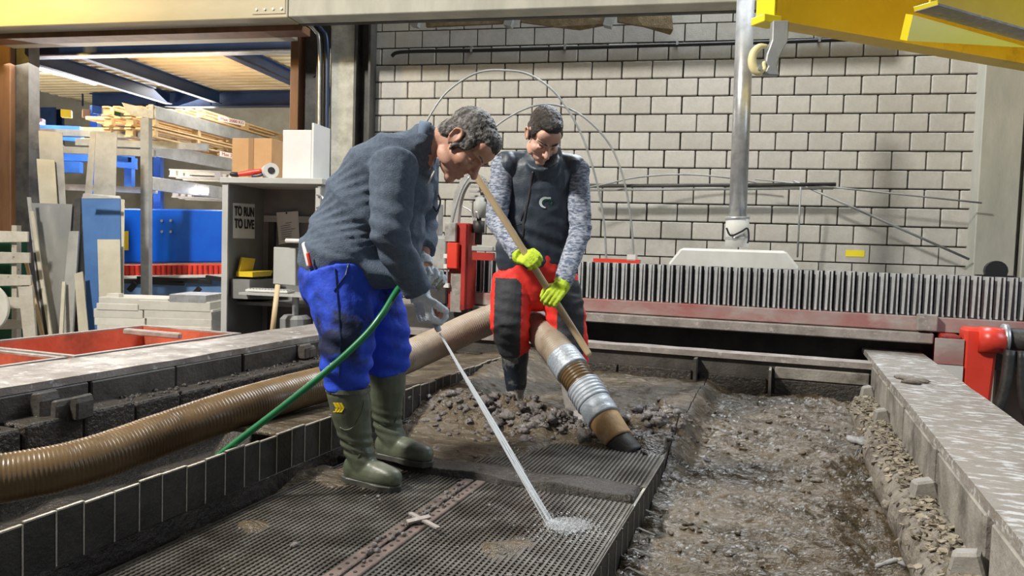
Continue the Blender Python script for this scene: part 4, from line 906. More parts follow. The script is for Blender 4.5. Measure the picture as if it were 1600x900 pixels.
# ================================================================== mud surface
def fbm(x, y, f, o=4, sx=1.0, sy=1.0, z=0.0):
    return noise.fractal(V((x*f*sx, y*f*sy, z)), 1.0, 2.0, o)
def sst(a, b, x):
    t_ = min(1, max(0, (x-a)/(b-a))); return t_*t_*(3-2*t_)
def ridge(x, y, f, sx, sy, z):
    v = 0; a = 1
    for k in range(4):
        v += a*(1 - abs(noise.noise(V((x*f*sx, y*f*sy, z + k*7.1))))*2); a *= .5; f *= 2.1
    return v/1.9
def mud_z(r, l):
    if r < -.5:
        # trough between comb and partition
        base = (-.034 + .062*fbm(r, l, 2.1, 3, z=8) + .010*fbm(r, l, 14, 2)) if l < 2.78 else -.055 + .055*sst(2.8, 3.15, l)
        if l > 2.78:
            w1 = math.exp(-(((r+1.24)/.22)**2 + ((l-3.74)/.15)**2)); w2 = math.exp(-(((r+.62)/.15)**2 + ((l-3.98)/.30)**2)); w3 = math.exp(-(((r+1.55)/.24)**2 + ((l-3.70)/.2)**2)); w4 = math.exp(-(((r+1.0)/.16)**2 + ((l-3.66)/.10)**2))
            hp_ = .11*w1 + .11*w2 + .07*w3 + .02*w4
            ch = max(0, ridge(r, l, 5.5, 1, 1, 2.0) - .25)
            base += hp_*(.45 + 1.6*ch) + .020*fbm(r, l, 5, 4) + .012*(w1+w2+w3)*fbm(r, l, 30, 3) + .018*max(0, ridge(r, l, 8, .7, 1.3, 4)-.42)*sst(3.25, 3.5, l)
            base += .05*sst(4.1, 4.7, l) + .125*sst(-1.40, -1.80, r)*sst(3.15, 4.1, l) + .018*sst(3.3, 3.7, l)
            ng = sst(-1.12, -1.0, r)*(1-sst(3.50, 3.66, l)); base -= .028*ng*sst(3.0, 3.1, l)   # grate laid bare near the nozzle
        if r < -1.83: base = .15 + .03*fbm(r, l, 3, 3) - .04*sst(-1.95, -2.3, r)
        return base
    k = sst(-.5, -.36, r)
    base = -.135 + .10*sst(2.9, 4.6, l) + .03*sst(4.6, 5.3, l)
    a = .35; u = r*math.cos(a) - l*math.sin(a); v = r*math.sin(a) + l*math.cos(a)
    rd = ridge(u, v, 3.2, .55, 2.0, 5.0)
    fl = ridge(u, v, 9.0, .7, 1.7, 9.0)
    z = base + .060*(rd-.4) + .036*max(0, fl-.40)*(.6+fbm(r, l, 2.0, 2, z=3)) + .012*fbm(r, l, 3, 3) + .007*fbm(u, v, 34, 3, .5, 1.5)
    z += .045*math.exp(-(((r-.05)/.20)**2+((l-2.55)/.09)**2))*(.4+rd) - .045*math.exp(-(((r-.02)/.16)**2+((l-2.72)/.06)**2))
    z -= .05*sst(.20, .36, r)*(1-sst(3.4, 4.2, l))
    edge = (1-k)*( -.002 + .02*sst(3.3, 4.2, l)) + k*z if l > 3.3 else z
    return z if l < 3.2 else z*k + (1-k)*(z*(1-sst(3.2, 4.0, l)) + mud_z(-.501, l)*sst(3.2, 4.0, l))
def mud_part(x0, x1, y0, y1, st):
    nx = int((x1-x0)/st); ny = int((y1-y0)/st); mb = MB()
    for j in range(ny+1):
        for i in range(nx+1):
            x = x0+(x1-x0)*i/nx; y = y0+(y1-y0)*j/ny; mb.v.append(V((x, y, mud_z(x, y))))
    for j in range(ny):
        for i in range(nx):
            a = j*(nx+1)+i; mb.f.append((a, a+1, a+nx+2, a+nx+1)); mb.m.append(0)
    return mb
mb = mud_part(-1.82, -.5, 1.1, 5.4, .0105)
tag(mb.build('mud_bed', 'mud', frame='tank', smooth=True), 'churned grey brown mud around the men and under the grates', 'mud', kind='stuff')
mb = mud_part(-3.04, -1.84, 3.75, 5.4, .03)
tag(mb.build('mud_bank', 'mud', frame='tank', smooth=True), 'flat mud bank behind the comb plate at the far left of the tank', 'mud', kind='stuff')
mb = mud_part(-.495, .55, 1.15, 5.4, .0095)
tag(mb.build('mud_field', 'mud', frame='tank', smooth=True), 'wide ridged brown mud field on the right half of the tank', 'mud', kind='stuff')
# mud sheet and dark floor in the left trough
mb = MB()
for j in range(61):
    for i in range(25):
        x = -3.05 + 1.21*i/24; y = 1.0 + 4.4*j/60
        z = -.16 + .25*sst(2.75, 3.0, y)*sst(-2.62, -2.5, x) + .02*fbm(x, y, 3, 3); mb.v.append(V((x, y, z)))
for j in range(60):
    for i in range(24): a = j*25+i; mb.f.append((a, a+1, a+26, a+25)); mb.m.append(0)
tag(mb.build('trough_mud', 'dark_mud', frame='tank', smooth=True), 'dark wet mud on the floor of the left trough', 'mud', kind='stuff')
q = [Tz(292, 688, .17), Tz(360, 704, .17), Tz(520, 622, .17), Tz(470, 640, .17)]
tag(MB().bx((-2.45, 2.55, .145), (-1.86, 2.62, .165)).bx((-2.42, 2.62, .14), (-1.85, 4.0, .165)).build('mud_board', 'mud', frame='tank', bevel=.006), 'brown mud smeared board lying behind the comb plate under the hose', 'board')
tag(MB().bx((-2.25, 1.2, -.09), (-1.86, 2.5, -.07)).build('dark_grid', 'dark_mud', frame='tank'), 'dark muddy grid sheet behind the near end of the comb plate', 'grate')
# clods
cl = MB(); k = 0
def clods(n, cr__, cl__, sr_, sl_, a, b):
    global k
    for i in range(n):
        r = random.gauss(cr__, sr_); l = random.gauss(cl__, sl_); k += 1
        if r > -.5 and l < 3.3: continue
        s_ = random.uniform(a, b)*(1 if random.random() < .8 else 1.5); cl.blob((r, l, mud_z(r, l) + -s_*.10), (s_*1.1, s_*random.uniform(.6, 1), s_*random.uniform(.5, .8)), k, n=11, k=7, amp=.6)
clods(230, -1.24, 3.72, .20, .11, .008, .030); clods(22, -1.26, 3.76, .14, .07, .03, .055); clods(110, -.64, 3.86, .09, .16, .008, .028); clods(120, -1.52, 3.66, .2, .14, .006, .022); clods(26, -1.02, 3.68, .07, .04, .008, .02)
clods(60, -1.3, 3.3, .3, .22, .003, .012); clods(30, -.9, 2.9, .35, .05, .004, .012); clods(5, -1.18, 3.64, .06, .04, .025, .04)
tag(cl.build('mud_clods', 'clod', frame='tank', smooth=True), 'heap of grey mud clods around the right man\'s boots and the nozzle', 'mud', kind='stuff')
sm = MB()
for i in range(46):
    r = random.uniform(-1.75, -.52); l = random.uniform(1.6, 2.8); s_ = random.uniform(.002, .007)*(1 if random.random() < .85 else 2)
    sm.blob((r, l, .008 + s_*.3), (s_*1.4, s_, s_*.7), i, n=6, k=4)
for i in range(40):
    l = random.uniform(1.9, 2.7); sm.blob((-1.145 + random.uniform(-.03, .03), l, .018), random.uniform(.004, .012), i, n=6, k=4)
tag(sm.build('mud_crumbs', 'clod', frame='tank', smooth=True), 'small mud crumbs scattered on the mesh grates', 'mud', kind='stuff')
fl = MB()
for i in range(420):
    r = random.uniform(-.45, .38); l = random.uniform(1.9, 5.0)
    if fbm(r, l, 2.2, 2, z=4) < -.05: continue
    s_ = random.uniform(.004, .013); z = mud_z(r, l); fl.blob((r, l, z + s_*.2), (s_*random.uniform(1, 2.4), s_, s_*.6), i, n=7, k=4, amp=.5)
tag(fl.build('mud_lumps', 'mud', frame='tank', smooth=True), 'little wet lumps on the ridges of the right mud field', 'mud', kind='stuff')
# ================================================================== crusted pipe on the right
t_ = thing('crusted_pipe', 'thick mud crusted pipe lying along the right tank wall', 'pipe', frame='tank')
mb = MB(); pts = [(.487 + .006*math.sin(y_*3), y_, -.005 + .004*math.sin(y_*5)) for y_ in np.linspace(1.2, 5.15, 130)]
mb.tube(pts, .092, 22)
for i, v in enumerate(mb.v):
    d = V((v.x-.487, 0, v.z+.005)); g = d.length
    if g > .01:
        up_ = max(0, d.z/g); a = .008*noise.fractal(v*9, 1, 2, 4) + .018*up_*max(0, noise.fractal(v*14 + V((3, 1, 2)), 1, 2, 3)) + .012*up_; mb.v[i] = v + d/g*a
mb.build('pipe_body', 'crust', t_, smooth=True)
fk = MB()
for i in range(1000):
    y_ = random.uniform(1.3, 5.1); th = random.gauss(1.45, .5); s_ = random.uniform(.005, .019); R_ = .108
    c = V((.487 + R_*math.cos(th), y_, R_*math.sin(th))); Rm = Matrix.Rotation(random.uniform(0, 6.3), 3, 'Z') @ Matrix.Rotation(random.uniform(-.9, .9), 3, 'X')
    vs = [c + Rm @ V((s_*x, s_*y2*random.uniform(.6, 1), s_*z_)) for x, y2, z_ in ((-1, -.6, 0), (.2, -1, .15), (1, -.1, .35), (.4, .8, .1), (-.7, .6, -.1))]
    fk.slab(vs, .0035)
stuff(fk.build('crust_flakes', 'flake', t_))
ck = MB()
for i in range(420):
    y_ = random.uniform(1.3, 5.1); th = random.gauss(1.3, .5); s_ = random.uniform(.006, .02)
    ck.blob((.487 + .10*math.cos(th), y_, .10*math.sin(th)), s_, i, n=7, k=4, amp=.5)
stuff(ck.build('crust_lumps', 'crust', t_, smooth=True))
def rag(px, py, z, segs, lab, mtl='greyrag', r=.0042):
    p = Tz(px, py, z); mb = MB()
    for sg in segs: mb.tube(spline([(p.x+a, p.y+b, p.z+c) for a, b, c in sg], 4), r, 6, cap='round')
    return mb, p
mb, p = rag(1352, 690, .04, [[(-.02, .0, .0), (.01, -.02, -.02), (.0, -.05, -.07)], [(0, 0, 0), (.03, -.03, -.03), (.035, -.06, -.085)], [(0, .01, 0), (-.01, -.03, -.03), (-.035, -.05, -.075)], [(0, 0, 0), (.02, -.02, -.05), (.02, -.05, -.08)]], '')

for i in range(7): mb.tube(spline([(p.x-.01+.004*i, p.y-.01, p.z), (p.x-.03+.012*i, p.y-.035, p.z-.02-.004*(i%3)), (p.x-.05+.017*i, p.y-.06-.008*(i%2), p.z-.07-.01*(i%3))], 4), .0028, 5)
mb.blob((p.x-.035, p.y+.01, p.z-.004), (.06, .03, .014), 3, n=14, k=9, amp=.8); mb.blob((p.x+.0, p.y-.0, p.z+.0), (.03, .03, .02), 8, n=12, k=8, amp=.8)
tag(mb.build('fibre_rag', 'greyrag', frame='tank', smooth=True), 'frayed grey fibre rag hanging from the crusted pipe', 'rag')
p = Tz(1372, 746, .0); mb = MB().slab([(p.x-.05, p.y-.02, p.z-.02), (p.x+.0, p.y-.035, p.z-.015), (p.x+.05, p.y+.01, p.z+.03), (p.x+.01, p.y+.03, p.z+.02)], .008)
tag(mb.build('grey_flake', 'greyrag', frame='tank', bevel=.002), 'pale grey flake sticking out beside the crusted pipe', 'flake')
mb, p = rag(1405, 790, -.02, [[(-.0, .06, .03), (.01, .0, -.02), (-.0, -.05, -.06), (-.025, -.08, -.08)]], '')
tag(mb.build('dangling_strand', 'crust', frame='tank', smooth=True), 'thin muddy strand dangling down to the mud field', 'strand')
p = Tz(1372, 884, -.08); p2 = Tz(1446, 873, -.03); mb = MB()
mb.tube(spline([p, p*.6+p2*.4 + V((0, 0, .01)), p*.3+p2*.7, p2], 4), [.004 + .006*random.random() for _ in range(13)], 7, cap='round'); mb.blob(p*.5+p2*.5, (.03, .015, .01), 5)
tag(mb.build('mud_twig', 'greyrag', frame='tank', smooth=True), 'grey twig like scrap lying across the near mud beside the pipe', 'scrap')
for (px, py, zz, s_, lab) in ((1195, 0, 0, 0, ''),)[:0]: pass
p = Tz(1428, 593, .31); mb = MB()
for i in range(5): mb.blob((p.x + random.uniform(-.05, .05), p.y + random.uniform(-.06, .06), .305), (.05, .05, .012), i, amp=.5)
tag(mb.build('mud_patty', 'crust', frame='tank', smooth=True), 'flat patch of dried mud lying on the far end of the right rim', 'mud patch')
for (a, b) in (((1440, 705), (1478, 722)), ((1462, 728), (1495, 742)), ((1470, 745), (1500, 760)), ((1530, 832), (1570, 846))):
    A = Tz(*a, .10); B = Tz(*b, .10); MB().tube(spline([A, (A+B)/2 + V((0, 0, .012)), B], 4), [.02, .021, .022, .021, .02, .019, .018, .022, .024], 8, cap='round').build('side_peg', 'crust', t_, smooth=True)
# ================================================================== red trays on the left
def tray(lab, y0, y1):
    t_ = thing('red_tray', lab, 'tray', frame='tank'); x0, x1 = -4.46, -3.57; zt_ = .30; zb_ = .10; w_ = .035
    MB().bx((x0, y0, zb_), (x1, y1, zb_+.02)).build('bottom', 'red_tray', t_)
    for a, b in (((x0, y0), (x0+w_, y1)), ((x1-w_, y0), (x1, y1)), ((x0+w_, y0), (x1-w_, y0+w_)), ((x0+w_, y1-w_), (x1-w_, y1))):
        MB().bx((*a, zb_), (*b, zt_-.01)).build('side_wall', 'red_tray', t_); MB().bx((*a, zt_-.01), (*b, zt_)).build('top_edge', 'mud_steel', t_)
    mb = MB()
    for i in range(6): mb.bx((x0, y0+.1+.2*i, FLOOR), (x0+.03, y0+.13+.2*i, zb_))
    mb.bx((x0, y0, FLOOR), (x1, y1, FLOOR+.02)); mb.build('support', 'dark_steel', t_); return t_
tray('far red tray with dirty grey edges beside the left rim', 2.98, 4.30); tray('near red tray cut by the left picture edge', 1.6, 2.94)
p = Tz(222, 516, .31); tag(MB().beam((p.x-.05, p.y-.1, .31), (p.x+.32, p.y+.02, .29), .05, .04).build('wood_scrap', 'mud_steel', frame='tank', bevel=.008), 'grey scrap piece lying on the far edge of the red tray', 'scrap')
# ================================================================== suction hose
HP = spline([at(*q) for q in ((-230, 735, 2.35), (-60, 752, 2.5), (60, 738, 2.62), (150, 716, 2.75), (250, 680, 2.95), (350, 645, 3.15), (450, 615, 3.45), (530, 593, 3.75), (610, 568, 4.05), (680, 538, 4.3), (740, 510, 4.48), (790, 494, 4.58), (832, 505, 4.40), (868, 545, 4.12), (905, 595, 3.93), (938, 645, 3.78), (966, 690, 3.66), (985, 716, 3.60))], 40)
cum = [0.0]
for i in range(1, len(HP)): cum.append(cum[-1] + (HP[i]-HP[i-1]).length)
def hp_at(s):
    s = max(0, min(cum[-1], s)); i = int(np.searchsorted(cum, s)); i = max(1, min(len(cum)-1, i)); f = (s-cum[i-1])/max(1e-9, cum[i]-cum[i-1]); return HP[i-1].lerp(HP[i], f)
TOT = cum[-1]
def hose_tube(s0, s1, rad, st, rib=0.0, pitch=.014, n=22):
    k = int((s1-s0)/st)+1; ss = [s0 + (s1-s0)*i/k for i in range(k+1)]
    return [hp_at(s) for s in ss], [rad + rib*abs(math.sin(PI*s/pitch))**.8 - (rib*.3) for s in ss]
def s_of(px):     # arc length where the hose passes a picture column
    best = min(range(len(HP)), key=lambda i: abs(HP[i].x/HP[i].y*FPX + 800 - px) + (0 if HP[i].y > 0 else 9e9)); return cum[best]
t_ = thing('suction_hose', 'thick ribbed suction hose winding through the tank to the nozzle', 'hose', hp_at(TOT*.5).xy.to_3d())
def hs(px, py):     # nearest arc length to a picture point
    best, bi = 9e9, 0
    for i, p in enumerate(HP):
        d = p - V((0, 0, EYE)); w_ = d.dot(fw); x = 800 + FPX*d.dot(rt)/w_; y = 450 - FPX*d.dot(up)/w_; e = (x-px)**2 + (y-py)**2
        if e < best: best, bi = e, i
    return cum[bi]
sA, sB = hs(560, 585), hs(883, 562)
a, b = hose_tube(0, sA, .084, .0045, .005); MB().tube(a, b, 22).build('ribbed_hose', 'hose_wet', t_, smooth=True)
sT1, sT1e, sT2, sT2e, sC, sN = hs(880, 556), hs(896, 580), hs(912, 606), hs(944, 655), hs(966, 690), TOT
a, b = hose_tube(sA, sT1, .086, .0045, .006); MB().tube(a, b, 22).build('ribbed_hose', 'hose_dry', t_, smooth=True)
a, b = hose_tube(sT1, sT1e, .092, .006, .003, .02); MB().tube(a, b, 24).build('tape_band', 'tape', t_, smooth=True)
a, b = hose_tube(sT1e, sT2, .080, .0035, .009, .020); MB().tube(a, b, 22).build('ribbed_hose', 'hose_wet', t_, smooth=True)
sM = sT2 + (sT2e-sT2)*.55
a, b = hose_tube(sT2, sM, .090, .004, .007, .022); MB().tube(a, b, 24).build('tape_band', 'tape', t_, smooth=True)
a, b = hose_tube(sM, sT2e, .087, .006, .002, .05); MB().tube(a, b, 24).build('tape_band', 'tape', t_, smooth=True)
a, b = hose_tube(sT2e, sC, .080, .01); MB().tube(a, b, 24).build('collar', 'collar_tan', t_, smooth=True)
a, b = hose_tube(sC, sN, .074, .01); b = [x*(1+.12*i/len(b)) for i, x in enumerate(b)]; MB().tube(a, b, 24).build('nozzle', 'black_rubber', t_, smooth=True)
# wooden pole strapped to the hose
pz0, pz1 = at(739, 266, 3.72), at(909, 536, 3.84)
hx = hp_at(sT1)
pz2 = at(919, 552, 3.825)
t_ = thing('wooden_pole', 'long pale wooden pole held by the man in red trousers', 'pole', pz2)
MB().tube([pz0, pz0.lerp(pz1, .5), pz1, pz2], [.0175, .0175, .018, .017], 14, cap='round').build('shaft', 'wood_pole', t_, smooth=True)
# green hose and spray lance
t_ = thing('green_hose', 'thin green water hose running from the spray lance over the comb plate', 'hose', atz(340, 712, 0))
GP = spline([at(*q) for q in ((672, 486, 2.93), (652, 452, 2.98), (628, 446, 2.90), (598, 490, 2.80), (570, 525, 2.765), (520, 572, 2.74), (455, 625, 2.72), (390, 675, 2.70), (342, 712, 2.68), (322, 735, 2.66), (300, 770, 2.62))], 8)
MB().tube(GP, .0125, 10).build('hose_line', 'green', t_, smooth=True)
t_ = thing('spray_lance', 'grey spray lance in the gloved hand of the bending man', 'lance', at(684, 514, 2.9))
MB().tube([at(660, 462, 2.96), at(674, 490, 2.92), at(683, 512, 2.895)], [.014, .014, .010], 10, cap='round').build('barrel', 'zinc', t_, smooth=True)
MB().tube([at(683, 511, 2.896), at(686, 517, 2.89)], [.013, .011], 10).build('tip', 'glove_white', t_, smooth=True)
# water jet: fine strands and drops
t_ = thing('water_jet', 'white water jet spraying from the lance onto the right mesh grate', 'water', atz(866, 824, .005))
J0, J1 = at(687, 520, 2.885), atz(864, 823, .012); jd = (J1-J0); jn = jd.normalized(); js = jn.cross(V((0, 1, 0))).normalized(); jv = jn.cross(js)
mb = MB()
for i in range(40):
    a = random.uniform(0, 2*PI); q = math.sqrt(random.random()); s0_ = random.random()*.75 if i > 10 else 0; s1_ = min(1, s0_ + random.uniform(.15, .5)) if i > 10 else 1
    off = lambda s: (js*math.cos(a) + jv*math.sin(a))*q*(.003 + .013*s)
    mb.tube([J0 + jd*s + off(s) for s in (s0_, (s0_+s1_)/2, s1_)], [.0008, .0024, .0008], 5)
for i in range(500):
    s = random.random()**.7; a = random.uniform(0, 2*PI); q = abs(random.gauss(0, 1)); c = J0 + jd*s + (js*math.cos(a) + jv*math.sin(a))*q*(.004 + .018*s); r_ = random.uniform(.0006, .0016)
    mb.ell(c, r_, None, 0, 4, 3)
stuff(mb.build('jet_stream', 'water', t_))
mb = MB()
for i in range(1300):
    a = random.gauss(.0, .8); d = abs(random.gauss(0, .07)); c = J1 + TR*(d*math.cos(a)*1.2) + TL*(d*math.sin(a)) - V((.01, 0, 0)) + V((0, 0, abs(random.gauss(0, .010)) + .002)); r_ = random.uniform(.0006, .0022)
    mb.ell(c, (r_*1.6, r_*1.2, r_), None, 0, 4, 3)
stuff(mb.build('splash', 'water', t_))
mb = MB(); mb.ell(J1 + TR*.045 + V((0, 0, .016)), (.075, .05, .018)); mb.ell(J1 + TR*.02 + V((0, 0, .014)), (.04, .03, .016)); mb.ell(J1 + TR*.10 + V((0, 0, .02)), (.16, .09, .022))
MB().ell(J1 + TR*.05 + V((0, 0, .016)), (.085, .055, .018)).build('mist_core', 'mist', t_, smooth=True)
# ================================================================== people
def fuse(mb, voxel, it=4, fac=.5, disp=None):
    me = bpy.data.meshes.new('tmp'); me.from_pydata([tuple(p) for p in mb.v], [], mb.f)
    b_ = bmesh.new(); b_.from_mesh(me); bmesh.ops.recalc_face_normals(b_, faces=b_.faces); b_.to_mesh(me); b_.free()
    ob = bpy.data.objects.new('tmp', me); COL.objects.link(ob)
    md = ob.modifiers.new('r', 'REMESH'); md.mode = 'VOXEL'; md.voxel_size = voxel; md.use_smooth_shade = True
    bpy.context.view_layer.update()
    m2 = bpy.data.meshes.new_from_object(ob.evaluated_get(bpy.context.evaluated_depsgraph_get()))
    bpy.data.objects.remove(ob); bpy.data.meshes.remove(me)
    n = len(m2.vertices); co = np.empty(n*3); m2.vertices.foreach_get('co', co); co = co.reshape(-1, 3)
    ne = len(m2.edges); ed = np.empty(ne*2, dtype=np.int64); m2.edges.foreach_get('vertices', ed); ed = ed.reshape(-1, 2)
    deg = np.bincount(ed.ravel(), minlength=n).astype(float)
    for k in range(it*2):
        acc = np.zeros_like(co)
        for c in range(3):
            acc[:, c] = np.bincount(ed[:, 0], co[ed[:, 1], c], n) + np.bincount(ed[:, 1], co[ed[:, 0], c], n)
        f_ = fac if k % 2 == 0 else -fac*1.04
        co = co + f_*(acc/deg[:, None] - co)
    m2.vertices.foreach_set('co', co.ravel()); m2.update()
    if disp:
        nr = np.empty(n*3); m2.vertices.foreach_get('normal', nr); nr = nr.reshape(-1, 3)
        for i in range(n):
            p = V(co[i]); nn = V(nr[i]); d = disp(p, nn)
            if isinstance(d, Vector): co[i] += d
            else: co[i] += nr[i]*d
        m2.vertices.foreach_set('co', co.ravel()); m2.update()
    return m2
def place(me, name, mats, parent=None, base=None, slot=None, cut=None):
    if not isinstance(mats, (list, tuple)): mats = [mats]
    me.materials.clear()
    for x in mats: me.materials.append(M[x])
    if cut:
        b_ = bmesh.new(); b_.from_mesh(me); bmesh.ops.delete(b_, geom=[v for v in b_.verts if cut(v.co)], context='VERTS'); b_.to_mesh(me); b_.free()
    if slot:
        for p in me.polygons: p.material_index = slot(p.center, p.normal)
    me.polygons.foreach_set('use_smooth', [True]*len(me.polygons))
    me.name = name; o = ORG[parent.name] if parent is not None else V(base)
    tree = BVHTree.FromPolygons([v.co.copy() for v in me.vertices], [tuple(p.vertices) for p in me.polygons])
    me.transform(Matrix.Translation(-o))
    ob = bpy.data.objects.new(name, me); COL.objects.link(ob)
    if parent is not None: ob.parent = parent
    else: ob.location = o
    ORG[ob.name] = o; return ob, tree
def frame_of(up_, fwd):
    u = V(up_).normalized(); f = V(fwd); f = (f - u*f.dot(u)).normalized(); r = f.cross(u).normalized()
    return Matrix((r, f, u)).transposed()
def head_parts(mb, c, R, s=1.0, ear=1.0, beard=0):
    c = V(c); T = lambda x, y, z: c + R @ (V((x, y, z))*s)
    E = lambda x, y, z, r: mb.ell(T(x, y, z), tuple(q*s for q in r), R, 0, 20, 14)
    E(0, -.018, .036, (.074, .096, .082)); E(0, .024, -.022, (.062, .068, .082)); E(0, .034, -.078, (.046, .052, .036))
    E(0, .070, -.104, (.024, .020, .018)); E(0, .058, .050, (.058, .034, .040))
    for q in (-1, 1):
        E(q*.044, .052, -.026, (.022, .030, .022)); E(q*.050, .012, -.072, (.014, .040, .026))
        mb.tube([T(q*.052, .062, .020), T(q*.030, .086, .025), T(q*.010, .090, .020)], [.008*s, .009*s, .007*s], 8, cap='round')
        E(q*.031, .074, -.002, (.016, .012, .011))
        E(q*.074, -.012, -.008, (.008*ear, .020*ear, .032*ear))
        mb.tube(spline([T(q*.074, .004, -.02), T(q*.082, .004, .012), T(q*.086, -.014, .026), T(q*.088, -.030, .010), T(q*.082, -.022, -.022), T(q*.074, -.006, -.036)], 4), .0052*s*ear, 8, cap='round')
        E(q*.011, .100, -.030, (.009, .010, .008))
    mb.tube([T(0, .086, .014), T(0, .100, -.008), T(0, .116, -.026)], [.009*s, .011*s, .013*s], 10, cap='round')
    mb.tube([T(-.024, .080, -.071), T(0, .092, -.060), T(.024, .080, -.071)], [.004*s, .007*s, .004*s], 8, cap='round')
    mb.tube([T(-.022, .079, -.079), T(0, .091, -.075), T(.022, .079, -.079)], [.004*s, .008*s, .004*s], 8, cap='round')
def face_disp(c, R, s=1.0):
    c = V(c); Ri = R.transposed()
    def f(p, n):
        q = (Ri @ (p-c))/s
        if abs(q.x) > .1 or abs(q.y) > .13 or abs(q.z) > .13: return 0.0
        d = 0.0
        for sx in (-1, 1):
            d -= .006*math.exp(-(((q.x-sx*.033)/.014)**2 + ((q.z-.010)/.008)**2)) * (q.y > .03)
            d -= .004*math.exp(-(((q.x-sx*.018)/.008)**2 + ((q.z+.002)/.012)**2)) * (q.y > .03)
            d -= .0012*math.exp(-(((abs(q.x)-.030 - .25*abs(q.z+.05))/.005)**2 + ((q.z+.048)/.022)**2)) * (q.y > .03) * .5
        d -= .004*math.exp(-((q.x/.024)**2 + ((q.z+.0675+q.x*q.x*16)/.0028)**2)) * (q.y > .05)
        return d*s
    return f
def hand_chains(mb, wrist, fdir, pnorm, thumb, curl=(.5, .6, .4), s=1.0, thick=.0098, spread=.05, tcurl=.4):
    """palm + five separate fingers; fdir = finger direction, pnorm = side the palm faces, thumb = side of the thumb"""
    w_ = V(wrist); f = V(fdir).normalized(); n = V(pnorm); n = (n - f*n.dot(f)).normalized(); b = V(thumb); b = (b - f*b.dot(f) - n*b.dot(n)).normalized()
    for k, ox in enumerate((.028, .010, -.010, -.028)):
        mb.tube([w_ - f*.01*s + b*ox*.6*s, w_ + f*.045*s + b*ox*s, w_ + f*.085*s + b*ox*1.05*s], [.014*s, .015*s, .0125*s], 10, cap='round')
    mb.tube([w_ + b*.006*s, w_ + f*.04*s + b*.03*s + n*.008*s], [.018*s, .016*s], 10, cap='round')
    lens = ((.040, .026, .022), (.046, .030, .024), (.043, .028, .023), (.034, .022, .020))
    for k, ox in enumerate((.030, .0105, -.0105, -.030)):
        p = w_ + f*.088*s + b*ox*1.08*s; ang = 0; pts = [p - f*.012*s, p]; sp_ = b*(ox*spread*8)
        for j in range(3):
            ang += curl[j]*(1 + .06*k); d = (f*math.cos(ang) + n*math.sin(ang) + sp_*(.25 if j == 0 else 0)).normalized(); p = p + d*lens[k][j]*s; pts.append(p)
        mb.tube(pts, [thick*1.12*s, thick*1.08*s, thick*1.0*s, thick*.92*s, thick*.78*s], 10, cap='round')
    p = w_ + f*.022*s + b*.030*s + n*.004*s; d = (f*.62 + b*.72 + n*.30).normalized(); pts = [p - d*.01*s, p]; p = p + d*.040*s; pts.append(p)
    d = (f*.85 + b*(.35 - tcurl) + n*(.35 + tcurl)).normalized(); p = p + d*.032*s; pts.append(p); d = (f*.8 + b*(.1 - tcurl) + n*(.4 + tcurl)).normalized(); p = p + d*.024*s; pts.append(p)
    mb.tube(pts, [thick*1.35*s, thick*1.3*s, thick*1.15*s, thick*1.05*s, thick*.85*s], 10, cap='round')
def folds(amp, f1=9, f2=26, axis=None):
    def g(p, n):
        v = noise.fractal(p*f1, 1.0, 2.0, 3)*amp
        r = 1 - abs(noise.noise(V((p.x*f2*.6, p.y*f2*.6, p.z*f2*1.15)) + V((3, 7, 1))))*2.0
        return v + amp*.9*(r - .3)*max(0, .4 + noise.noise(p*4))
    return g
def decal(tree, eye, c, x, y, polys, name, m_, parent, off=.0025):
    """polygons given as fine quads in metres, laid on the cloth by casting from eye"""
    mb = MB(); c = V(c); x = V(x); y = V(y)
    for poly in polys:
        vs = []
        for (u, v_) in poly:
            q = c + x*u + y*v_; d = (q - eye).normalized(); h = tree.ray_cast(eye, d)
            if h[0] is None: break
            vs.append(h[0] - d*off)
        if len(vs) == len(poly): mb.slab(vs, .0012)
    return mb.build(name, m_, parent) if mb.v else None
def boot(mb, sole, pts, rad, heel, ball, toe, s=1.0):
    mb.tube(pts, rad, 20)
    mb.tube([heel, heel.lerp(ball, .5), ball, toe], [(.046*s, .050*s), (.045*s, .056*s), (.048*s, .048*s), (.040*s, .036*s)], 16, cap='round', side=(toe-heel).cross(V((0, 0, 1))))
    ank = pts[-1]; mb.tube([ank, heel.lerp(ball, .42) + V((0, 0, .02))], [.058*s, .048*s], 14, cap='round')
    mb.ell(heel + V((0, 0, .01)), (.050*s, .050*s, .055*s))
def sole_mesh(heel, toe, z0, wd=.050, th=.03):
    d = V((toe.x-heel.x, toe.y-heel.y, 0)); L_ = d.length; d.normalize(); n = V((-d.y, d.x, 0)); pr = []
    out = [(-.055, 0), (-.045, .036), (-.01, .046), (.08, .040), (L_*.62, .048), (L_*.85, .050), (L_+.02, .036), (L_+.042, .0)]
    ring = [(a, b*wd/.05) for a, b in out] + [(a, -b*wd/.05) for a, b in out[-2:0:-1]]
    base = V((heel.x, heel.y, z0)); k = len(ring); mb = MB()
    lo_ = [base + d*a + n*b for a, b in ring]; hi_ = [p + V((0, 0, th)) for p in lo_]
    mb.add(lo_ + hi_, [tuple(range(k))[::-1], tuple(range(k, 2*k))] + [(i, (i+1) % k, k+(i+1) % k, k+i) for i in range(k)]); return mb
EYEP = V((0, 0, EYE))
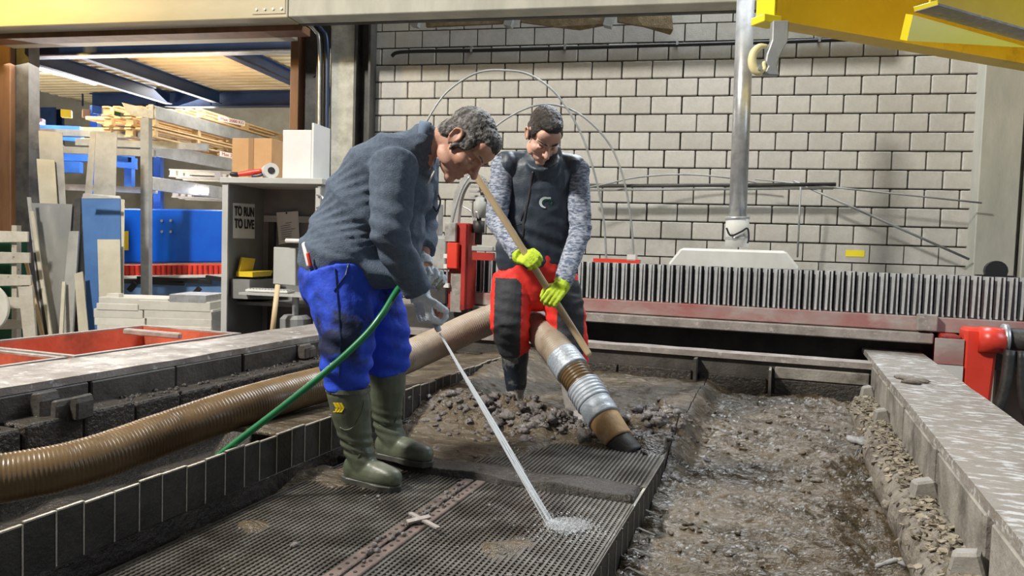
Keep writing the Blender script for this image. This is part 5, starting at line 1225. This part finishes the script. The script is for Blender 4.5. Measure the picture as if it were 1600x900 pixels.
# ------------------------------------------------------------------ man bending with the lance
def man_bending():
    base = atz(585, 745, .0); base = V((base.x, base.y + .12, .012))
    hipN, hipF = at(528, 428, 2.98), at(556, 428, 3.20); kneeN, kneeF = at(545, 528, 2.90), at(602, 508, 3.14)
    topN, topF = at(544, 612, 2.93), at(604, 582, 3.18); ankN, ankF = at(560, 700, 2.95), at(606, 665, 3.20)
    heelN, ballN, toeN = at(556, 737, 2.96), at(592, 744, 2.90), at(613, 747, 2.865)
    heelF, ballF, toeF = at(604, 698, 3.21), at(642, 703, 3.14), at(664, 705, 3.10)
    pel = at(536, 415, 3.09); wst = at(560, 365, 3.08); chs = at(612, 280, 3.06); nck = at(662, 226, 3.05)
    shN, shF = at(616, 262, 2.88), at(655, 262, 3.23); elN, elF = at(608, 368, 2.80), at(658, 350, 3.27); wrN, wrF = at(655, 458, 2.885), at(661, 405, 3.12)
    HS = 1.13; hc = at(727, 228, 3.02); hu = V((.80, -.12, .52)); hf = V((.46, -.30, -.84)); Rh = frame_of(hu, hf)
    # body, one continuous surface
    mb = MB()
    mb.tube([pel + V((.03, 0, 0)), wst + V((.05, 0, 0)), chs + V((.02, 0, -.03)), nck], [(.09, .14), (.10, .13), (.095, .15), (.06, .065)], 18, cap='round', side=(.55, 0, .8))
    mb.tube([nck - V((.02, 0, -.0)), at(690, 222, 3.04), hc - V((.03, .0, .02))], [.062, .058, .058], 16, cap='round')
    for sh, el, wr in ((shN, elN, wrN), (shF, elF, wrF)):
        mb.tube([chs.lerp(sh, .5), sh, sh.lerp(el, .5), el, el.lerp(wr, .4), wr, wr + (wr-el).normalized()*.02], [.06, .056, .050, .041, .040, .028, .027], 14, cap='round')
    for hp_, kn, tp, ak, he, ba, to in ((hipN, kneeN, topN, ankN, heelN, ballN, toeN), (hipF, kneeF, topF, ankF, heelF, ballF, toeF)):
        mb.tube([pel.lerp(hp_, .6), hp_.lerp(kn, .3), kn, tp, ak], [.09, .078, .055, .048, .036], 14, cap='round'); mb.tube([he, ba, to], [.032, .034, .026], 12, cap='round')
    head_parts(mb, hc, Rh, HS, .95)
    fN = (at(668, 508, 2.89) - wrN); fF = at(664, 448, 3.06) - wrF
    hand_chains(mb, wrN, fN, (.65, .5, .1), (.5, -.25, .3), (.95, 1.15, .8), 1.06, .0085, .03, .7)
    hand_chains(mb, wrF, fF, (.3, -.4, -.5), (.6, .3, .3), (.95, 1.15, .8), 1.06, .0085, .03, .7)
    body, tree = place(fuse(mb, .0052, 3, .5, face_disp(hc, Rh, HS)), 'person', 'skin_a', None, base)
    tag(body, 'man in grey fleece and blue trousers bending over to hold the spray lance', 'person')
    # hair: grey, short, full at the side and back
    mb = MB(); T = lambda x, y, z: hc + Rh @ (V((x, y, z))*HS)
    mb.ell(T(0, -.024, .046), (.079*HS, .101*HS, .085*HS), Rh, 0, 24, 16); mb.ell(T(0, -.062, -.015), (.067*HS, .056*HS, .068*HS), Rh, 0, 20, 14); mb.ell(T(0, .030, .080), (.062*HS, .056*HS, .043*HS), Rh, 0, 20, 14)
    for q in (-1, 1): mb.ell(T(q*.062, .020, .022), (.021, .036, .042), Rh, 0, 14, 10); mb.ell(T(q*.068, .010, -.020), (.013, .014, .030), Rh)
    Ri = Rh.transposed()
    def hd(p, n): return .0035*noise.fractal(p*55, 1, 2, 3) + .0025*noise.noise(V((p.x*160, p.y*60, p.z*160)))
    place(fuse(mb, .0042, 2, .5, hd), 'hair', 'hair_grey', body)
    for q in (-1, 1):
        e = MB().tube([T(q*.050, .064, .026), T(q*.032, .089, .031), T(q*.012, .094, .026)], [.003, .005, .003], 8, cap='round').build('eyebrow', 'hair_grey', body, smooth=True)
        MB().ell(T(q*.031, .0795, -.003), (.0125, .010, .0085), Rh).build('eye', 'eye', body, smooth=True)
    # fleece jacket
    mb = MB()
    mb.tube([at(538, 400, 3.09), at(548, 376, 3.09), at(577, 328, 3.075), at(612, 280, 3.06), at(640, 246, 3.05), at(660, 222, 3.05)],
            [(.185, .225), (.182, .22), (.172, .21), (.155, .205), (.118, .17), (.075, .085)], 24, cap='round', side=(.55, 0, .8))
    mb.ell(at(632, 355, 3.06), (.085, .15, .17)); mb.ell(at(625, 300, 3.06), (.14, .17, .13))
    mb.tube([at(560, 395, 3.07), at(600, 425, 3.05), at(628, 430, 3.04)], [(.10, .17), (.08, .16), (.05, .13)], 16, cap='round', side=(0, 0, 1))
    for sh, el, wr, pr in ((shN, elN, wrN, .55), (shF, elF, wrF, .6)):
        c0 = chs.lerp(sh, pr) + V((0, 0, .0)); end = wr + (el-wr).normalized()*(.005 if sh is shN else .045)
        mb.tube([c0, sh, sh.lerp(el, .45), el, el.lerp(end, .45), end], [.098, .092, .082, .074, .066, .056], 18, cap=True)
    col = [at(668, 208, 3.05), at(674, 201, 3.06)]
    fd = folds(.0055, 8, 22)
    def jd_(p, n):
        d = fd(p, n); s_ = 0
        for el in (elN, elF):
            g = math.exp(-((p-el).length/.12)**2); d += .006*g*math.sin((p.z*1.0 + p.x*.3)*95)
        g = math.exp(-((p - at(592, 400, 3.0)).length/.16)**2); d += .007*g*math.sin((p.z + p.x*.6)*75)
        return d
    jk, jt = place(fuse(mb, .0085, 3, .5, jd_), 'fleece_jacket', 'fleece', body)
    # stand up collar
    ax = (hc - nck).normalized(); sd = V((0, 1, 0)); u2 = ax.cross(sd).normalized()
    cc = at(668, 220, 3.05); mb = MB(); k = 26
    for i in range(k+1):
        th = 2*PI*i/k + .6
        for (rr, h_) in ((.084, -.02), (.076, .040), (.070, .040), (.076, -.02)):
            mb.v.append(cc + (sd*math.cos(th) + u2*math.sin(th))*rr*(1 + .05*math.sin(3*th)) + ax*(h_*.7 - .016))
    for i in range(k):
        for j in range(4): mb.f.append((i*4+j, i*4+(j+1) % 4, (i+1)*4+(j+1) % 4, (i+1)*4+j)); mb.m.append(0)
    c_ = mb.build('collar', 'fleece_col', jk, smooth=True); 
    MB().tube([at(679, 267, 2.93), at(673, 279, 2.93), at(669, 287, 2.935)], [.003, .0035, .003], 8).build('zip_pull', 'white_box', jk)
    MB().tube(spline([at(x, y, 2.86) for x, y in ((684, 303), (688, 315), (683, 330), (677, 322))], 5), .0035, 6).build('glasses_cord', 'black', jk, smooth=True)
    # trousers
    mb = MB()
    mb.tube([at(548, 405, 3.09), at(540, 425, 3.09), at(550, 450, 3.08)], [(.12, .16), (.15, .185), (.12, .18)], 22, cap='round', side=(1, 0, 0))
    mb.ell(at(512, 436, 3.02), (.115, .13, .15)); mb.ell(at(516, 436, 3.17), (.11, .12, .14)); mb.ell(at(503, 408, 3.08), (.085, .15, .10))
    mb.tube([at(528, 430, 2.99), at(534, 480, 2.95), at(543, 528, 2.905), at(542, 570, 2.915), at(541, 606, 2.93)], [.140, .126, .108, .098, .080], 20)
    mb.tube([at(565, 432, 3.18), at(590, 480, 3.155), at(603, 510, 3.14), at(607, 545, 3.155), at(605, 577, 3.175)], [.13, .112, .100, .094, .086], 20)
    fd2 = folds(.0075, 7, 17)
    def td(p, n):
        d = fd2(p, n)
        for kn, a in ((kneeN, .007), (kneeF, .007), (topN + V((0, 0, .05)), .009), (topF + V((0, 0, .05)), .008)):
            g = math.exp(-((p-kn).length/.11)**2); d += a*g*math.sin((p.z + .35*p.x)*85 + a*200)
        return d
    tr, tt = place(fuse(mb, .0085, 3, .5, td), 'work_trousers', 'workblue', body)
    MB().tube([at(476, 383, 2.94), at(483, 414, 2.90)], [.012, .011], 8, cap='round').build('marker_pen', 'white_box', tr, smooth=True)
    MB().tube([at(481, 397, 2.885), at(485, 415, 2.88)], [.007, .007], 8, cap='round').build('red_pen', 'red_bright', tr, smooth=True)
    sm_ = MB()
    for ln_ in (((524, 420), (528, 470), (532, 530), (530, 590)), ((548, 400), (540, 430), (522, 455))):
        for i in range(len(ln_)-1):
            for k in range(10):
                f0, f1 = k/10, (k+1)/10; P_ = []
                for f_ in (f0, f1):
                    x = ln_[i][0]*(1-f_) + ln_[i+1][0]*f_; y = ln_[i][1]*(1-f_) + ln_[i+1][1]*f_; h = tt.ray_cast(EYEP, ray(x, y).normalized())
                    if h[0]: P_.append(h[0] - ray(x, y).normalized()*.002)
                if len(P_) == 2 and (P_[0]-P_[1]).length < .05: sm_.beam(P_[0], P_[1], .004, .004)
    if sm_.v: sm_.build('seam', 'blue_steel', tr)
    # rubber boots
    for nm, tp, ak, he, ba, to, z0 in (('near', topN, ankN, heelN, ballN, toeN, .004), ('far', topF, ankF, heelF, ballF, toeF, .035)):
        he = V((he.x, he.y, max(he.z, z0 + .045))); ba = V((ba.x, ba.y, z0 + .052)); to = V((to.x, to.y, z0 + .050))
        mb = MB(); mid = tp.lerp(ak, .5) + V((-.004, 0, 0))
        boot(mb, None, [tp + V((0, 0, .015)), tp, tp.lerp(ak, .3), mid, ak], [.083, .083, .080, .072, .058], he, ba, to, 1.04)
        def bd(p, n, tp=tp, ak=ak):
            g = math.exp(-((p.z-ak.z-.02)/.05)**2); return .0035*g*math.sin(p.z*170 + p.x*40) + .0015*noise.noise(p*18)
        bt, btree = place(fuse(mb, .0062, 2, .5, bd), 'rubber_boot', 'boot_green', body)
        sole_mesh(he, to, z0, .052, .026).build('sole', 'boot_sole', bt, bevel=.004)
        MB().tube([tp + V((0, 0, .004)), tp + V((0, 0, .020))], [.087, .086], 24).build('top_rim', 'boot_green', bt, smooth=False)
        rb = MB()
        base_pts = ((531, 668), (540, 672), (551, 668), (560, 655), (566, 640), (569, 628)) if nm == 'near' else ((577, 655), (592, 665), (607, 667), (617, 660), (622, 645))
        ray2 = ((537, 718), (548, 723), (560, 714), (567, 700)) if nm == 'near' else ((578, 640), (585, 652), (592, 658))
        for bp_ in (base_pts, ray2):
            P_ = []
            for (x, y) in bp_:
                h = btree.ray_cast(EYEP, ray(x, y).normalized())
                if h[0]: P_.append(h[0] - ray(x, y).normalized()*.001)
            if len(P_) > 2: rb.tube(spline(P_, 4), .0022, 6)
        if rb.v: rb.build('moulded_ridge', 'boot_green', bt, smooth=True)
        if nm == 'near':
            c = at(529, 637, 2.86); pl_ = []
            for i in range(3):
                for sg in (-1, 1):
                    x0 = -.018 + .012*i; pl_.append([(x0-.004, sg*.018), (x0+.006, sg*.018), (x0+.016, sg*.0005), (x0+.006, sg*.0005)] if sg > 0 else [(x0+.006, -.0005), (x0+.016, -.0005), (x0+.006, -.018), (x0-.004, -.018)])
            decal(btree, EYEP, c, (1, 0, 0), (0, 0, 1), pl_, 'arrow_logo', 'logo_yellow', bt)
    # knitted gloves
    for wr, f, pn, th, cuff, mt in ((wrN, fN, (.65, .5, .1), (.5, -.25, .3), elN, 'glove_white'), (wrF, fF, (.3, -.4, -.5), (.6, .3, .3), elF, 'glove_white')):
        mb = MB(); hand_chains(mb, wr, f, pn, th, (.95, 1.15, .8), 1.16, .0118, .03, .7); dd = (V(cuff)-wr).normalized(); mb.tube([wr + dd*(.02 if wr is wrN else -.0), wr, wr + V(f).normalized()*.03], [.043, .040, .040], 16)
        pn_ = V(pn).normalized()
        place(fuse(mb, .0045, 2, .5, folds(.002, 30, 60)), 'work_glove', [mt, 'glove_dirty'], body, slot=lambda c, n, pn_=pn_: 1 if n.dot(pn_) > .86 else 0)
    return body
man_bending()
# ------------------------------------------------------------------ man with the pole
def man_pole():
    base = V((.22, 4.28, .03))
    pel = at(835, 425, 4.28); wst = at(838, 370, 4.27); chs = at(845, 288, 4.26); nck = at(850, 250, 4.22)
    shR, shL = at(786, 262, 4.22), at(902, 268, 4.24); elR, elL = at(776, 345, 4.14), at(907, 362, 4.12); wrR, wrL = at(806, 394, 3.86), at(886, 428, 3.93)
    hipR, hipL = at(806, 440, 4.28), at(868, 440, 4.28); knR, knL = at(797, 500, 4.20), at(884, 500, 4.22)
    tpR, tpL = at(804, 548, 4.28), at(896, 585, 4.20); akR, akL = at(806, 604, 4.33), at(900, 640, 4.16)
    heR, toR = at(806, 622, 4.36), at(795, 634, 4.22); heL, toL = at(898, 650, 4.18), at(911, 664, 4.02)
    HS = 1.14; hc = at(850, 212, 4.07); hu = V((.25, -.72, .62)); hf = V((.18, -.58, -.80)); Rh = frame_of(hu, hf)
    mb = MB()
    mb.tube([pel, wst, chs, nck], [(.15, .10), (.135, .095), (.16, .105), (.06, .06)], 18, cap='round', side=(1, 0, 0))
    mb.tube([nck, hc + Rh @ V((0, -.03, -.05))], [.058, .056], 16, cap='round')
    for sh, el, wr in ((shR, elR, wrR), (shL, elL, wrL)):
        mb.tube([chs.lerp(sh, .5) + V((0, 0, .05)), sh, sh.lerp(el, .5), el, el.lerp(wr, .4), wr], [.06, .055, .050, .041, .040, .028], 14, cap='round')
    for hp_, kn, tp, ak, he, to in ((hipR, knR, tpR, akR, heR, toR), (hipL, knL, tpL, akL, heL, toL)):
        mb.tube([pel.lerp(hp_, .7), hp_.lerp(kn, .3), kn, tp, ak], [.09, .08, .056, .048, .036], 14, cap='round'); mb.tube([he, to], [.034, .03], 12, cap='round')
    head_parts(mb, hc, Rh, HS, .95)
    pd = (pz1-pz0).normalized()
    def on_pole(px, py):
        best = min((pz0.lerp(pz2, k/200) for k in range(201)), key=lambda p: (lambda d: (800+FPX*d.dot(rt)/d.dot(fw)-px)**2 + (450-FPX*d.dot(up)/d.dot(fw)-py)**2)(p-EYEP)); return best
    gR, gL = on_pole(826, 408), on_pole(868, 462)
    def grip(g, wr, s_, side):
        # fingers cross the pole on the camera side and curl round it
        f = (g - wr); f = (f - pd*f.dot(pd)*.75).normalized(); n = V((0, .9, -.25)) if side else V((.0, .85, -.3)); n = (n - f*n.dot(f)).normalized()
        return f, n
    hands = []
    for g, el, sd in ((gR, elR, 0), (gL, elL, 1)):
        wr0 = wrR if sd == 0 else wrL
        f, n = grip(g, wr0, 1, sd)
        w_ = g - f*.072 - n*.028      # palm lies over the pole
        th = -pd if sd == 0 else -pd
        hands.append((w_, f, n, th, el))
        hand_chains(mb, w_, f, n, th, (.85, 1.0, .7), .92, .0082, .03, .5)
        mb.tube([wr0, w_], [.028, .026], 12, cap='round')
    body, tree = place(fuse(mb, .0052, 3, .5, face_disp(hc, Rh, HS)), 'person', 'skin_b', None, base)
    tag(body, 'dark haired man in dark vest and red trousers gripping the wooden pole', 'person')
    mb = MB(); T = lambda x, y, z: hc + Rh @ (V((x, y, z))*HS)
    mb.ell(T(0, -.024, .052), (.0775*HS, .097*HS, .079*HS), Rh, 0, 24, 16); mb.ell(T(0, -.060, -.005), (.068*HS, .055*HS, .060*HS), Rh, 0, 20, 14)
    mb.ell(T(0, .030, .094), (.055*HS, .050*HS, .030*HS), Rh, 0, 20, 12)
    for q in (-1, 1): mb.ell(T(q*.064, .014, .030), (.014*HS, .028*HS, .030*HS), Rh); mb.ell(T(q*.068, .006, -.008), (.008*HS, .009*HS, .024*HS), Rh)
    place(fuse(mb, .0042, 2, .5, lambda p, n: .003*noise.fractal(p*60, 1, 2, 3)), 'hair', 'hair_dark', body)
    for q in (-1, 1):
        MB().tube([T(q*.052, .066, .026), T(q*.032, .091, .032), T(q*.012, .096, .026)], [.003, .0055, .003], 8, cap='round').build('eyebrow', 'hair_dark', body, smooth=True)
        MB().ell(T(q*.031, .0795, -.003), (.011*HS, .009*HS, .008*HS), Rh).build('eye', 'eye', body, smooth=True)
    # melange shirt sleeves
    for sh, el, wr, hnd in ((shR, elR, wrR, hands[0]), (shL, elL, wrL, hands[1])):
        w_ = hnd[0]; d_ = (w_ - el).normalized(); end = w_ - d_*.005
        mb = MB().tube([chs.lerp(sh, .72) + V((0, 0, .02)), sh, sh.lerp(el, .5), el, el.lerp(end, .5), end], [.066, .069, .066, .061, .054, .046], 20, cap=True)
        mb.ell(sh, (.074, .070, .070))
        def sdp(p, n, el=el, end=end):
            g = math.exp(-((p-el).length/.10)**2) + .8*math.exp(-((p-end).length/.10)**2); return folds(.004, 10, 26)(p, n) + .005*g*math.sin(p.z*100 + p.x*30)
        place(fuse(mb, .0072, 3, .5, sdp), 'shirt_sleeve', 'melange', body)
    # softshell vest
    mb = MB()
    mb.tube([at(836, 408, 4.28), at(837, 385, 4.28), at(840, 335, 4.275), at(844, 290, 4.26), at(848, 258, 4.24), at(850, 240, 4.22)],
            [(.226, .150), (.226, .148), (.216, .150), (.218, .145), (.190, .120), (.10, .09)], 28, cap='round', side=(1, 0, 0))
    for sh in (shR, shL): mb.ell(sh + V((.03 if sh is shR else -.03, 0, .01)), (.066, .082, .085))
    for sh in (shR, shL): mb.tube([nck + V((0, .02, -.01)), sh + V((.01 if sh is shR else -.01, 0, .045))], [.07, .050], 14, cap='round')
    mb.tube([at(849, 262, 4.18), at(848, 249, 4.14)], [(.098, .10), (.090, .088)], 24, side=(1, 0, 0))
    fv = folds(.006, 6, 15)
    def vd(p, n):
        return fv(p, n) + .005*math.exp(-((p.z - at(838, 372, 4.27).z)/.09)**2)*math.sin(p.z*70 + p.x*25)
    # hollow at the neck so that chin and throat stay clear
    nk = hc + Rh @ V((0, .045, -.075))
    def vd2(p, n):
        d = vd(p, n); q = p - (nck + V((0, -.02, .04)))
        return d
    vs_, vt = place(fuse(mb, .0078, 3, .5, vd2), 'softshell_vest', 'vest', body, cut=lambda c: False)
    eye2 = EYEP
    zp = MB(); P_ = []
    for (x, y) in ((833, 268), (830, 285), (826, 310), (821, 335), (818, 360), (816, 385), (815, 402)):
        h = vt.ray_cast(EYEP, ray(x, y).normalized())
        if h[0]: P_.append(h[0] - ray(x, y).normalized()*.001)
    if len(P_) > 2:
        zp.tube(spline(P_, 5), (.006), 8); zp.build('zipper', 'black_rubber', vs_, smooth=True)
        MB().tube(spline([p + V((.012, 0, 0)) for p in P_], 5), .0025, 6).build('zip_edge', 'fleece', vs_, smooth=True)
    for nm, ln_ in (('pocket_seam', ((822, 318), (814, 345))), ('chest_seam', ((778, 300), (800, 312))), ('hem_seam', ((772, 352), (800, 352), (815, 350)))):
        P_ = []
        for (x, y) in ln_:
            h = vt.ray_cast(EYEP, ray(x, y).normalized())
            if h[0]: P_.append(h[0])
        if len(P_) > 1: MB().tube(P_, .003, 6).build(nm, 'black_rubber', vs_, smooth=True)
    # emblem on the chest: green patch with a white open ring
    c = at(853, 315, 4.1); k_ = 4.1/FPX
    gq = [[(-.020, .012), (.012, .022), (.014, .010), (-.018, .0)], [(-.030, .0), (-.012, .010), (-.012, -.010), (-.030, -.014)], [(.016, .020), (.034, .014), (.030, .004), (.016, .006)], [(.028, .002), (.036, .0), (.032, -.016), (.024, -.012)]]
    decal(vt, EYEP, c, (1, 0, 0), (0, 0, 1), gq, 'emblem_patch', 'logo_green', vs_, .002)
    ring = []
    for i in range(16):
        a0, a1 = 1.0 + i*.23, 1.0 + (i+1)*.23; w0 = .003 + .0045*math.sin(PI*(i+.5)/16)
        ring.append([(-.0 + (.029-w0)*math.cos(a0), -.006 + (.026-w0)*math.sin(a0)), (.0 + (.029-w0)*math.cos(a1), -.006 + (.026-w0)*math.sin(a1)), ((.029+w0)*math.cos(a1), -.006 + (.026+w0)*math.sin(a1)), ((.029+w0)*math.cos(a0), -.006 + (.026+w0)*math.sin(a0))])
    ring += [[(.012, .017), (.012, .025), (.026, .024), (.026, .014)]]
    decal(vt, EYEP, c, (1, 0, 0), (0, 0, 1), ring, 'emblem', 'logo_white', vs_, .004)
    # trousers, red hips and side panels, charcoal legs
    mb = MB()
    mb.tube([at(836, 398, 4.28), at(836, 425, 4.28), at(838, 452, 4.28)], [(.212, .14), (.21, .145), (.16, .125)], 24, cap='round', side=(1, 0, 0))
    mb.tube([at(804, 435, 4.28), at(798, 475, 4.23), at(796, 500, 4.205), at(801, 530, 4.25), at(804, 546, 4.28)], [.125, .115, .112, .098, .088], 22)
    mb.tube([at(870, 435, 4.28), at(880, 475, 4.24), at(886, 500, 4.225), at(893, 540, 4.22), at(896, 575, 4.21)], [.122, .112, .106, .095, .085], 22)
    fr = folds(.0075, 7, 17)
    def rd_(p, n):
        d = fr(p, n)
        for kn in (knR, knL, tpR + V((0, 0, .05))):
            g = math.exp(-((p-kn).length/.11)**2); d += .006*g*math.sin(p.z*95 + p.x*20)
        return d
    RI_ = lambda c: (c - EYEP)
    def slot(c, n):
        d = c - EYEP; px = 800 + FPX*d.dot(rt)/d.dot(fw); py = 450 - FPX*d.dot(up)/d.dot(fw)
        zz = (c.z - pel.z); xr = c.x
        if zz > -.035 - .09*max(0, .10-abs(xr-pel.x))/.10: return 0                     # red hip part
        lx = (at(800, 470, 4.23).x if xr < pel.x else at(884, 490, 4.23).x)
        inner = (xr - lx) if xr < pel.x else (lx - xr)
        if inner > .052: return 0                       # red along the inner leg
        if inner < -.097: return 0                                         # narrow red at the outer seam
        return 1
    tr, tt = place(fuse(mb, .0078, 3, .5, rd_), 'work_trousers', ['red_cloth', 'charcoal'], body, slot=slot)
    P_ = []
    # boots
    for nm, tp, ak, he, to, mt in (('R', tpR, akR, heR, toR, 'boot_navy'), ('L', tpL, akL, heL, toL, 'boot_mud')):
        mb = MB(); ba = he.lerp(to, .6); boot(mb, None, [tp + V((0, 0, .02)), tp.lerp(ak, .4), ak], [.084, .072, .060], he, ba, to, .98)
        bt, btree = place(fuse(mb, .007, 2, .5, folds(.004, 12, 30)), 'rubber_boot', [mt, 'boot_mud', 'vest'], body, slot=lambda c, n, ak=ak, tp=tp, m_=mt: 1 if c.z < ak.z - .01 + .02*noise.noise(c*20) else 0)
        sole_mesh(V((he.x, he.y, 0)), V((to.x, to.y, 0)), min(he.z, to.z)-.05, .05, .028).build('sole', 'boot_sole', bt, bevel=.004)
        MB().tube([tp + V((0, 0, .012)), tp + V((0, 0, .030))], [.088, .088], 24).build('cuff_band', 'tape' if nm == 'R' else 'boot_mud', bt, smooth=False)
    # lime gloves
    for w_, f, n, th, el in hands:
        mb = MB(); hand_chains(mb, w_, f, n, th, (.85, 1.0, .7), 1.02, .0112, .03, .5); d_ = (V(el)-w_).normalized(); mb.tube([w_ + d_*.035, w_, w_ + V(f)*.03], [.046, .042, .042], 18)
        tips = V(w_) + V(f)*.10 + V(n)*.055
        place(fuse(mb, .0045, 2, .5, folds(.0015, 30, 60)), 'work_glove', ['glove_lime', 'glove_grey'], body, slot=lambda c, nn, n=n, w_=w_, f=f: 1 if (nn.dot(n) > .70 and (c-w_).dot(f) > .03) else 0)
    return body
man_pole()
